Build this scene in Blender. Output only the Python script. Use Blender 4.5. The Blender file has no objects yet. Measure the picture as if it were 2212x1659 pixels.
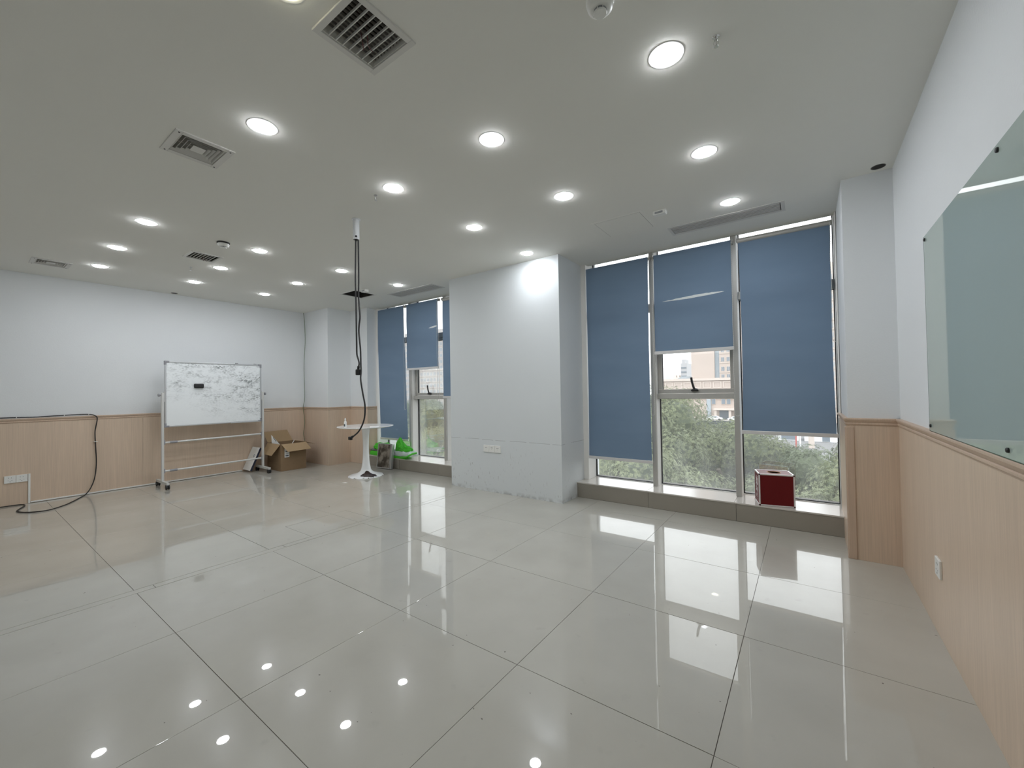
import bpy, bmesh, math, random
import numpy as np
from mathutils import Vector, Matrix
PI = math.pi
sc = bpy.context.scene
COL = sc.collection
rnd = random.Random(7)

# ------------------------------------------------------------------ camera
cam_d = bpy.data.cameras.new('camera')
cam = bpy.data.objects.new('camera', cam_d)
COL.objects.link(cam)
cam_d.sensor_fit = 'HORIZONTAL'
cam_d.sensor_width = 36.0
cam_d.lens = 880.703 / 2212 * 36.0
cam_d.clip_start = 0.02
cam_d.clip_end = 1200
YAW, PITCH, ROLL = 0.6249, 0.0169, -0.0159
_f = Vector((-math.sin(YAW) * math.cos(PITCH), math.cos(YAW) * math.cos(PITCH), math.sin(PITCH)))
_r = Vector((math.cos(YAW), math.sin(YAW), 0))
_u = _r.cross(_f)
_r2 = math.cos(ROLL) * _r + math.sin(ROLL) * _u
_u2 = -math.sin(ROLL) * _r + math.cos(ROLL) * _u
_m = Matrix((_r2, _u2, -_f)).transposed().to_4x4()
_m.translation = Vector((0, 0, 1.2243))
cam.matrix_world = _m
sc.camera = cam

# ------------------------------------------------------------------ sky, exposure
SKY = 2.2
LAMP = 80.0
w = bpy.data.worlds.new('overcast_sky')
sc.world = w
w.use_nodes = True
nt = w.node_tree
bg = nt.nodes['Background']
tc = nt.nodes.new('ShaderNodeTexCoord')
sep = nt.nodes.new('ShaderNodeSeparateXYZ')
rmp = nt.nodes.new('ShaderNodeValToRGB')
nt.links.new(tc.outputs['Generated'], sep.inputs[0])
nt.links.new(sep.outputs['Z'], rmp.inputs[0])
rmp.color_ramp.elements[0].position = 0.0
rmp.color_ramp.elements[0].color = (0.90, 0.92, 0.93, 1)
rmp.color_ramp.elements[1].position = 0.6
rmp.color_ramp.elements[1].color = (0.92, 0.96, 1.0, 1)
nt.links.new(rmp.outputs[0], bg.inputs['Color'])
bg.inputs['Strength'].default_value = SKY
sc.view_settings.view_transform = 'Standard'
sc.view_settings.look = 'None'
sc.view_settings.gamma = 1.0
sc.view_settings.use_curve_mapping = False
sc.view_settings.exposure = 0.90
try:
    sc.cycles.use_denoising = True
    sc.cycles.max_bounces = 10
    sc.cycles.diffuse_bounces = 6
    sc.cycles.transparent_max_bounces = 24
    sc.cycles.sample_clamp_indirect = 8
    sc.cycles.caustics_reflective = False
    sc.cycles.caustics_refractive = False
except Exception:
    pass

# ------------------------------------------------------------------ materials
def hx(r, g, b):
    f = lambda c: (c / 255 / 12.92) if c / 255 <= 0.04045 else ((c / 255 + 0.055) / 1.055) ** 2.4
    return (f(r), f(g), f(b), 1)

def mat(name, col, rough=0.5, metal=0.0, spec=0.5, noise=None, bump=None, emis=None):
    m = bpy.data.materials.new(name)
    m.use_nodes = True
    n = m.node_tree
    b = n.nodes['Principled BSDF']
    b.inputs['Base Color'].default_value = col if len(col) == 4 else (*col, 1)
    b.inputs['Roughness'].default_value = rough
    b.inputs['Metallic'].default_value = metal
    b.inputs['Specular IOR Level'].default_value = spec
    if noise:                       # (scale, amount, stretch)
        sx, amt, st = noise
        t = n.nodes.new('ShaderNodeTexCoord')
        mp = n.nodes.new('ShaderNodeMapping')
        mp.inputs['Scale'].default_value = st
        nz = n.nodes.new('ShaderNodeTexNoise')
        nz.inputs['Scale'].default_value = sx
        nz.inputs['Detail'].default_value = 6
        mx = n.nodes.new('ShaderNodeMix')
        mx.data_type = 'RGBA'
        c = Vector(col[:3])
        mx.inputs[6].default_value = (*(c * (1 - amt)), 1)
        mx.inputs[7].default_value = (*(c * (1 + amt)), 1)
        n.links.new(t.outputs['Object'], mp.inputs[0])
        n.links.new(mp.outputs[0], nz.inputs[0])
        n.links.new(nz.outputs[0], mx.inputs[0])
        n.links.new(mx.outputs[2], b.inputs['Base Color'])
    if bump:
        sx, d = bump
        t = n.nodes.new('ShaderNodeTexCoord')
        nz = n.nodes.new('ShaderNodeTexNoise')
        nz.inputs['Scale'].default_value = sx
        nz.inputs['Detail'].default_value = 4
        bp = n.nodes.new('ShaderNodeBump')
        bp.inputs['Distance'].default_value = d
        n.links.new(t.outputs['Object'], nz.inputs[0])
        n.links.new(nz.outputs[0], bp.inputs['Height'])
        n.links.new(bp.outputs[0], b.inputs['Normal'])
    if emis:
        b.inputs['Emission Color'].default_value = (*emis[0], 1)
        b.inputs['Emission Strength'].default_value = emis[1]
    return m

def N(m, t, **kw):
    n = m.node_tree.nodes.new(t)
    for k, v in kw.items():
        if k.startswith('i_'):
            n.inputs[k[2:].replace('_', ' ')].default_value = v
        else:
            setattr(n, k, v)
    return n
def L(m, a, b): m.node_tree.links.new(a, b)
def mixc(m, fac, a, b):
    x = N(m, 'ShaderNodeMix', data_type='RGBA')
    for s, v in ((0, fac), (6, a), (7, b)):
        if isinstance(v, (int, float)): x.inputs[s].default_value = v
        elif isinstance(v, (tuple, list)): x.inputs[s].default_value = v
        else: L(m, v, x.inputs[s])
    return x.outputs[2]
def ramp(m, src, p0, p1, c0=(0, 0, 0, 1), c1=(1, 1, 1, 1)):
    r = N(m, 'ShaderNodeValToRGB')
    r.color_ramp.elements[0].position = p0
    r.color_ramp.elements[1].position = p1
    r.color_ramp.elements[0].color = c0
    r.color_ramp.elements[1].color = c1
    L(m, src, r.inputs[0])
    return r.outputs[0]
def math_(m, op, a, b=0.0, clamp=False):
    x = N(m, 'ShaderNodeMath', operation=op, use_clamp=clamp)
    for i, v in enumerate((a, b)):
        if isinstance(v, (int, float)): x.inputs[i].default_value = v
        else: L(m, v, x.inputs[i])
    return x.outputs[0]
def coords(m, scale=(1, 1, 1)):
    t = N(m, 'ShaderNodeTexCoord')
    mp = N(m, 'ShaderNodeMapping')
    mp.inputs['Scale'].default_value = scale
    L(m, t.outputs['Object'], mp.inputs[0])
    return mp.outputs[0]
def noise(m, vec, scale, detail=4):
    n = N(m, 'ShaderNodeTexNoise')
    n.inputs['Scale'].default_value = scale
    n.inputs['Detail'].default_value = detail
    L(m, vec, n.inputs[0])
    return n.outputs[0]
def bsdf(m): return m.node_tree.nodes['Principled BSDF']

M = {}
WALLC = (0.745, 0.765, 0.775, 1)
M['wall'] = mat('white_wall_paint', WALLC, 0.75, spec=0.25, noise=(1.5, 0.02, (1, 1, 1)), bump=(90, 0.0006))
M['ceiling'] = mat('white_ceiling_paint', (0.79, 0.785, 0.74, 1), 0.85, spec=0.2, bump=(120, 0.0002))
# column paint: scuffed skirt and a hairline joint 63 cm up
m = M['column'] = mat('scuffed_white_wall_paint', WALLC, 0.7, spec=0.25)
v = coords(m)
sp = N(m, 'ShaderNodeSeparateXYZ'); L(m, v, sp.inputs[0])
nz1 = noise(m, v, 3.0, 3)
wob = math_(m, 'MULTIPLY', math_(m, 'SUBTRACT', nz1, 0.5), 0.02)
d = math_(m, 'ABSOLUTE', math_(m, 'SUBTRACT', math_(m, 'ADD', sp.outputs['Z'], wob), 0.632))
line = math_(m, 'MULTIPLY', math_(m, 'LESS_THAN', d, 0.0022), math_(m, 'GREATER_THAN', noise(m, v, 9, 2), 0.42))
sv0 = N(m, 'ShaderNodeMapping'); sv0.inputs['Scale'].default_value = (58, 58, 17); sv0.inputs['Rotation'].default_value = (0, 0.95, 0)
L(m, v, sv0.inputs[0]); sv = sv0.outputs[0]
sc1 = ramp(m, noise(m, sv, 1.0, 4), 0.63, 0.68)
low = ramp(m, sp.outputs['Z'], 0.30, 0.62, (1, 1, 1, 1), (0, 0, 0, 1))
big = ramp(m, noise(m, v, 1.6, 2), 0.47, 0.6)
scf = math_(m, 'MULTIPLY', math_(m, 'MULTIPLY', sc1, low), big)
grime = math_(m, 'MULTIPLY', ramp(m, sp.outputs['Z'], 0.0, 0.05, (1, 1, 1, 1), (0, 0, 0, 1)), ramp(m, noise(m, v, 14, 5), 0.45, 0.6))
PIERC = (0.665, 0.695, 0.705, 1)
c = mixc(m, math_(m, 'MULTIPLY', scf, 0.6), PIERC, (0.33, 0.32, 0.31, 1))
c = mixc(m, math_(m, 'MULTIPLY', grime, 0.55), c, (0.25, 0.24, 0.23, 1))
c = mixc(m, math_(m, 'MULTIPLY', line, 0.55), c, (0.2, 0.2, 0.2, 1))
L(m, c, bsdf(m).inputs['Base Color'])
# wood-grain laminate, grain runs upright
def woodmat(name, base):
    m = mat(name, base, 0.42, spec=0.4)
    v = coords(m, (150, 150, 3.0))
    a = noise(m, v, 1.0, 5)
    v2 = coords(m, (9, 9, 0.6))
    b2 = noise(m, v2, 1.0, 3)
    B = Vector(base[:3])
    c = mixc(m, ramp(m, a, 0.36, 0.64), (*(B * 0.93), 1), (*(B * 1.045), 1))
    c = mixc(m, math_(m, 'MULTIPLY', ramp(m, b2, 0.35, 0.7), 0.35), c, (*(B * 0.85), 1))
    v3 = coords(m, (60, 60, 7))
    s = ramp(m, noise(m, v3, 1.0, 4), 0.70, 0.76)
    c = mixc(m, math_(m, 'MULTIPLY', s, 0.35), c, (*(B * 0.55), 1))
    L(m, c, bsdf(m).inputs['Base Color'])
    return m
M['wood'] = woodmat('beige_wood_grain_laminate', (0.645, 0.505, 0.385, 1))
M['woodtrim'] = woodmat('beige_wood_moulding', (0.57, 0.43, 0.325, 1))
# polished porcelain tile: mirror coat on top of a satin body
m = M['tile'] = mat('polished_cream_porcelain', (0.46, 0.45, 0.41, 1), 0.19, spec=0.07)
v = N(m, 'ShaderNodeNewGeometry').outputs['Position']
a = noise(m, v, 2.2, 5)
b_ = noise(m, v, 45, 6)
st = ramp(m, noise(m, v, 11, 5), 0.66, 0.76)
c = mixc(m, ramp(m, a, 0.3, 0.7), (0.435, 0.420, 0.372, 1), (0.485, 0.470, 0.420, 1))
c = mixc(m, math_(m, 'MULTIPLY', ramp(m, b_, 0.62, 0.8), 0.10), c, (0.42, 0.40, 0.37, 1))
c = mixc(m, math_(m, 'MULTIPLY', st, 0.22), c, (0.33, 0.31, 0.28, 1))
speck = ramp(m, noise(m, v, 38, 1), 0.80, 0.815)
c = mixc(m, math_(m, 'MULTIPLY', speck, 0.8), c, (0.10, 0.09, 0.08, 1))
L(m, c, bsdf(m).inputs['Base Color'])
bsdf(m).inputs['Coat Weight'].default_value = 0.85
bsdf(m).inputs['Coat Roughness'].default_value = 0.012
bsdf(m).inputs['Coat IOR'].default_value = 1.5
M['sill_tile'] = mat('polished_cream_sill_tile', (0.60, 0.565, 0.52, 1), 0.15, spec=0.6, noise=(6, 0.05, (1, 1, 1)))
M['riser_tile'] = mat('taupe_riser_tile', (0.29, 0.265, 0.225, 1), 0.30, spec=0.4, noise=(5, 0.05, (1, 1, 1)))
M['grout'] = mat('dark_grout', (0.09, 0.08, 0.07, 1), 0.9)
M['alu'] = mat('champagne_grey_aluminium', (0.46, 0.45, 0.42, 1), 0.42, 0.25, noise=(8, 0.08, (1, 1, 0.3)))
M['alu_light'] = mat('pale_skylit_frame', (0.80, 0.79, 0.76, 1), 0.5)  # pale frame colour, raised to put sky light on the mullion sides
m = M['jamb'] = mat('stained_jamb_paint', (0.5, 0.49, 0.46, 1), 0.6)
v = coords(m, (60, 60, 9))
L(m, mixc(m, ramp(m, noise(m, v, 1.0, 5), 0.42, 0.60), (0.26, 0.25, 0.23, 1), (0.58, 0.57, 0.53, 1)), bsdf(m).inputs['Base Color'])
M['gasket'] = mat('black_rubber_gasket', (0.015, 0.015, 0.015, 1), 0.6)
M['black'] = mat('matte_black_plastic', (0.012, 0.012, 0.013, 1), 0.5)
M['cable'] = mat('black_cable_rubber', (0.018, 0.017, 0.018, 1), 0.55)
M['green_wire'] = mat('dull_green_wire', (0.12, 0.17, 0.09, 1), 0.5)
M['white_plastic'] = mat('white_plastic', (0.78, 0.78, 0.75, 1), 0.35)
M['grey_plastic'] = mat('grey_plastic', (0.30, 0.31, 0.32, 1), 0.45)
M['pvc'] = mat('white_pvc_pipe', (0.68, 0.70, 0.72, 1), 0.35)
M['dark_void'] = mat('dark_recess_shade', (0.035, 0.032, 0.030, 1), 0.9)  # near-black, paints the shade inside recesses and gaps
M['duct'] = mat('mottled_duct_interior', (0.075, 0.07, 0.065, 1), 0.9, noise=(20, 0.4, (1, 1, 1)))  # dark mottled duct walls
M['vent'] = mat('off_white_vent_metal', (0.66, 0.65, 0.62, 1), 0.45)
M['vent_dark'] = mat('dark_grey_vent_metal', (0.20, 0.19, 0.175, 1), 0.6, noise=(40, 0.3, (1, 1, 1)))  # darker mottled copy of the vent metal
M['slot'] = mat('greige_slot_grille', (0.60, 0.58, 0.55, 1), 0.5)
M['red_wire'] = mat('dark_red_wire', (0.10, 0.015, 0.02, 1), 0.5)
M['chrome'] = mat('chrome', (0.75, 0.75, 0.75, 1), 0.15, 1.0)
M['red_bulb'] = mat('clear_glass_bulb', (0.45, 0.43, 0.42, 1), 0.1)
M['steel_paint'] = mat('light_grey_painted_steel', (0.62, 0.62, 0.60, 1), 0.35, 0.1)
M['steel'] = mat('brushed_aluminium', (0.62, 0.63, 0.64, 1), 0.32, 0.8)
M['cap'] = mat('mid_grey_corner_plastic', (0.28, 0.28, 0.30, 1), 0.45)
# whiteboard skin with old marker smears
m = M['board'] = mat('smeared_whiteboard_enamel', (0.84, 0.87, 0.88, 1), 0.18, spec=0.5)
v = coords(m)
sp = N(m, 'ShaderNodeSeparateXYZ'); L(m, v, sp.inputs[0])
ms = N(m, 'ShaderNodeMapping'); ms.inputs['Scale'].default_value = (1, 1.0, 2.1); ms.inputs['Rotation'].default_value = (0.25, 0, 0)
L(m, v, ms.inputs[0])
fine = ramp(m, noise(m, ms.outputs[0], 34, 9), 0.40, 0.72)
streak = ramp(m, noise(m, ms.outputs[0], 9, 10), 0.36, 0.66)
pat = ramp(m, noise(m, ms.outputs[0], 3.4, 5), 0.38, 0.66)
# smears thin out towards the bottom and the left end of the board
hz = math_(m, 'MULTIPLY', math_(m, 'SUBTRACT', math_(m, 'ADD', math_(m, 'MULTIPLY', sp.outputs['Z'], 0.55), math_(m, 'MULTIPLY', sp.outputs['Y'], 0.28)), 1.10), 2.8, True)
sm = math_(m, 'MULTIPLY', math_(m, 'MULTIPLY', math_(m, 'MULTIPLY', fine, streak), math_(m, 'ADD', pat, 0.12)), hz)
scv = N(m, 'ShaderNodeMapping'); scv.inputs['Scale'].default_value = (1, 1.0, 1.7); scv.inputs['Rotation'].default_value = (-0.5, 0, 0)
L(m, v, scv.inputs[0])
n5 = noise(m, scv.outputs[0], 12, 5)
scr = math_(m, 'MULTIPLY', math_(m, 'LESS_THAN', math_(m, 'ABSOLUTE', math_(m, 'SUBTRACT', n5, 0.5)), 0.006), math_(m, 'MULTIPLY', ramp(m, noise(m, v, 6, 3), 0.52, 0.62), hz))
c = mixc(m, math_(m, 'MULTIPLY', sm, 2.2, True), (0.84, 0.87, 0.88, 1), (0.30, 0.32, 0.32, 1))
c = mixc(m, math_(m, 'MULTIPLY', scr, 0.8, True), c, (0.20, 0.22, 0.24, 1))
L(m, c, bsdf(m).inputs['Base Color'])
M['pen'] = mat('faded_marker_ink', (0.45, 0.49, 0.52, 1), 0.5)
M['card_in'] = mat('kraft_cardboard_inside', (0.36, 0.25, 0.14, 1), 0.85, noise=(30, 0.06, (1, 1, 1)))
M['card_out'] = mat('kraft_cardboard_outside', (0.235, 0.155, 0.085, 1), 0.8, noise=(12, 0.08, (1, 1, 1)))
M['paper'] = mat('white_paper', (0.80, 0.80, 0.78, 1), 0.7)
M['print'] = mat('dark_print', (0.06, 0.07, 0.09, 1), 0.6)
M['navy'] = mat('dark_navy_carton_edge', (0.02, 0.025, 0.05, 1), 0.5)
m = M['table_base'] = mat('chipped_white_lacquer', (0.86, 0.87, 0.87, 1), 0.22, spec=0.5)
v = coords(m)
sp = N(m, 'ShaderNodeSeparateXYZ'); L(m, v, sp.inputs[0])
# worn brown patch on the room side of the foot, ragged outline
u1 = math_(m, 'ADD', math_(m, 'MULTIPLY', sp.outputs['X'], 0.825), math_(m, 'MULTIPLY', sp.outputs['Y'], -0.565))
u2 = math_(m, 'ADD', math_(m, 'MULTIPLY', sp.outputs['X'], 0.565), math_(m, 'MULTIPLY', sp.outputs['Y'], 0.825))
nn = math_(m, 'MULTIPLY', math_(m, 'SUBTRACT', noise(m, v, 16, 4), 0.5), 0.11)
e = math_(m, 'SQRT', math_(m, 'ADD', math_(m, 'POWER', math_(m, 'DIVIDE', math_(m, 'SUBTRACT', u1, 0.155), 0.80), 2), math_(m, 'POWER', math_(m, 'DIVIDE', math_(m, 'SUBTRACT', u2, 0.035), 1.45), 2)))
pt = math_(m, 'LESS_THAN', math_(m, 'ADD', e, nn), 0.085)
rr = math_(m, 'SQRT', math_(m, 'ADD', math_(m, 'POWER', sp.outputs['X'], 2), math_(m, 'POWER', sp.outputs['Y'], 2)))
rim = math_(m, 'MULTIPLY', math_(m, 'GREATER_THAN', rr, 0.238), math_(m, 'GREATER_THAN', noise(m, v, 22, 3), 0.60))
c = mixc(m, math_(m, 'MAXIMUM', pt, rim), (0.86, 0.87, 0.87, 1), (0.045, 0.028, 0.024, 1))
L(m, c, bsdf(m).inputs['Base Color'])
M['table'] = mat('white_gloss_laminate', (0.84, 0.85, 0.85, 1), 0.14, spec=0.6)
M['bag_green'] = mat('bright_green_nonwoven_fabric', (0.07, 0.52, 0.025, 1), 0.6)
M['bag_white'] = mat('white_printed_fabric', (0.62, 0.70, 0.68, 1), 0.5)
M['bag_grey'] = mat('grey_plastic_sheet', (0.20, 0.21, 0.21, 1), 0.35)
m = M['tin'] = mat('tarnished_pewter_relief', (0.16, 0.15, 0.13, 1), 0.35, 0.55)
v = coords(m)
rel = noise(m, v, 9, 3)
L(m, mixc(m, ramp(m, rel, 0.44, 0.60), (0.10, 0.09, 0.075, 1), (0.40, 0.37, 0.33, 1)), bsdf(m).inputs['Base Color'])
bp = N(m, 'ShaderNodeBump'); bp.inputs['Distance'].default_value = 0.01
L(m, rel, bp.inputs['Height']); L(m, bp.outputs[0], bsdf(m).inputs['Normal'])
M['red_panel'] = mat('deep_red_satin_panel', (0.125, 0.004, 0.006, 1), 0.45, spec=0.28)
M['orange_core'] = mat('raw_orange_board_edge', (0.50, 0.25, 0.12, 1), 0.8)
M['alu_bright'] = mat('bright_aluminium_extrusion', (0.72, 0.71, 0.70, 1), 0.35, 0.35)
M['dark_red_plastic'] = mat('dark_red_corner_plastic', (0.05, 0.006, 0.008, 1), 0.35)
M['white_ink'] = mat('white_vinyl_lettering', (0.8, 0.74, 0.74, 1), 0.5)
M['lamp_ring'] = mat('white_lamp_ring', (0.80, 0.80, 0.79, 1), 0.4)
M['lamp'] = mat('lit_led_diffuser', (0.9, 0.9, 0.9, 1), 0.5, emis=((0.925, 0.955, 1.0), LAMP))
M['lamp_warm'] = mat('lit_warm_diffuser', (0.9, 0.9, 0.8, 1), 0.5, emis=((1.0, 0.96, 0.70), LAMP * 0.22))
# back-painted green glass marker board
m = M['glass_board'] = mat('grey_green_back_painted_glass', (0.42, 0.50, 0.465, 1), 0.03, spec=0.55)
M['glass_edge'] = mat('dark_green_glass_edge', (0.03, 0.07, 0.06, 1), 0.1)
# blind fabric
m = M['blind'] = mat('slate_blue_blind_fabric', (0.115, 0.175, 0.25, 1), 0.85, spec=0.15)
v = coords(m, (1, 1, 1))
b0 = bsdf(m)
big = noise(m, coords(m, (0.6, 1, 2.4)), 1.6, 3)
c = mixc(m, ramp(m, big, 0.3, 0.7), (0.160, 0.225, 0.315, 1), (0.185, 0.255, 0.350, 1))  # wrinkle shading put into the colour as faint level bands
L(m, c, b0.inputs['Base Color'])
tr = N(m, 'ShaderNodeBsdfTranslucent'); tr.inputs[0].default_value = (0.2, 0.32, 0.45, 1)
mxs = N(m, 'ShaderNodeMixShader'); mxs.inputs[0].default_value = 0.06
out = m.node_tree.nodes['Material Output']
L(m, b0.outputs[0], mxs.inputs[1]); L(m, tr.outputs[0], mxs.inputs[2]); L(m, mxs.outputs[0], out.inputs[0])
M['torn'] = mat('torn_white_coating', (0.72, 0.76, 0.76, 1), 0.7)
M['chain'] = mat('translucent_white_bead_chain', (0.6, 0.6, 0.58, 1), 0.4)
# window glass: see-through, reflective coating, film of grime with outdoor haze painted in
m = M['glass'] = bpy.data.materials.new('hazy_grimy_coated_glass')
m.use_nodes = True
m.node_tree.nodes.remove(bsdf(m))
out = m.node_tree.nodes['Material Output']
tr = N(m, 'ShaderNodeBsdfTransparent'); tr.inputs[0].default_value = (0.955, 0.96, 0.955, 1)
gl = N(m, 'ShaderNodeBsdfGlossy'); gl.inputs['Roughness'].default_value = 0.01; gl.inputs[0].default_value = (0.95, 0.96, 0.96, 1)
fr = N(m, 'ShaderNodeFresnel'); fr.inputs[0].default_value = 1.5
fac = math_(m, 'ADD', math_(m, 'MULTIPLY', fr.outputs[0], 0.6), 0.085)
mx1 = N(m, 'ShaderNodeMixShader'); L(m, fac, mx1.inputs[0]); L(m, tr.outputs[0], mx1.inputs[1]); L(m, gl.outputs[0], mx1.inputs[2])
v = coords(m)
sp = N(m, 'ShaderNodeSeparateXYZ'); L(m, v, sp.inputs[0])
g1 = ramp(m, noise(m, coords(m, (3.0, 1, 1.1)), 2.0, 6), 0.35, 0.75)
g2 = ramp(m, sp.outputs['Z'], 0.17, 0.85, (1, 1, 1, 1), (0.22, 0.22, 0.22, 1))
gr = math_(m, 'ADD', 0.012, math_(m, 'MULTIPLY', math_(m, 'MULTIPLY', math_(m, 'ADD', g1, 0.35), g2), 0.06))
df = N(m, 'ShaderNodeBsdfTranslucent'); df.inputs[0].default_value = (0.90, 0.92, 0.92, 1)
mx2 = N(m, 'ShaderNodeMixShader'); L(m, gr, mx2.inputs[0]); L(m, mx1.outputs[0], mx2.inputs[1]); L(m, df.outputs[0], mx2.inputs[2])
L(m, mx2.outputs[0], out.inputs[0])
# outdoors
def leafmat(name, a, b):
    m = mat(name, a, 0.5, spec=0.3)
    g = N(m, 'ShaderNodeNewGeometry')
    c = mixc(m, ramp(m, g.outputs['Random Per Island'], 0.0, 1.0), a, b)
    c = mixc(m, ramp(m, noise(m, g.outputs['Position'], 0.55, 3), 0.40, 0.62), c, (*(Vector(b[:3]) * 1.15), 1))
    b0 = bsdf(m)
    L(m, c, b0.inputs['Base Color'])
    t = N(m, 'ShaderNodeBsdfTranslucent'); L(m, c, t.inputs[0])
    x = N(m, 'ShaderNodeMixShader'); x.inputs[0].default_value = 0.35
    o = m.node_tree.nodes['Material Output']
    L(m, b0.outputs[0], x.inputs[1]); L(m, t.outputs[0], x.inputs[2]); L(m, x.outputs[0], o.inputs[0])
    return m
M['leaf'] = leafmat('grey_green_leaves', (0.095, 0.115, 0.065, 1), (0.19, 0.215, 0.115, 1))
M['leaf_dark'] = leafmat('deep_green_leaves', (0.07, 0.09, 0.055, 1), (0.14, 0.17, 0.10, 1))
M['leaf_olive'] = leafmat('olive_brown_leaves', (0.14, 0.16, 0.07, 1), (0.27, 0.28, 0.13, 1))
M['bark'] = mat('grey_brown_bark', (0.09, 0.075, 0.06, 1), 0.9)
M['stone'] = mat('pale_pink_stone_cladding', (0.45, 0.375, 0.33, 1), 0.8, noise=(0.25, 0.08, (1, 1, 1)))
M['stone_lt'] = mat('pale_stone_trim', (0.53, 0.46, 0.41, 1), 0.8)
M['glassfar'] = mat('grey_blue_window_pane', (0.16, 0.19, 0.22, 1), 0.25)
M['bluegrey'] = mat('blue_grey_curtain_strip', (0.30, 0.34, 0.37, 1), 0.5, noise=(0.6, 0.2, (1, 1, 0.2)))
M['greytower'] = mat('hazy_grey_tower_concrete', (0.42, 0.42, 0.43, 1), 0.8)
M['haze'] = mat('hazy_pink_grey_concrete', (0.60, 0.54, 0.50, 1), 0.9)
M['hazeglass'] = mat('hazy_grey_window_glass', (0.36, 0.38, 0.40, 1), 0.4)  # distance haze put into the pale pane colour
M['asphalt'] = mat('grey_asphalt', (0.16, 0.16, 0.16, 1), 0.9)
M['paving'] = mat('pale_plaza_paving', (0.40, 0.38, 0.36, 1), 0.85)
M['darkwall'] = mat('dark_hedge_wall', (0.045, 0.055, 0.065, 1), 0.8)
M['carwhite'] = mat('white_car_paint', (0.75, 0.76, 0.78, 1), 0.2)
M['barrier_red'] = mat('red_pole_paint', (0.42, 0.10, 0.09, 1), 0.5)

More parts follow.
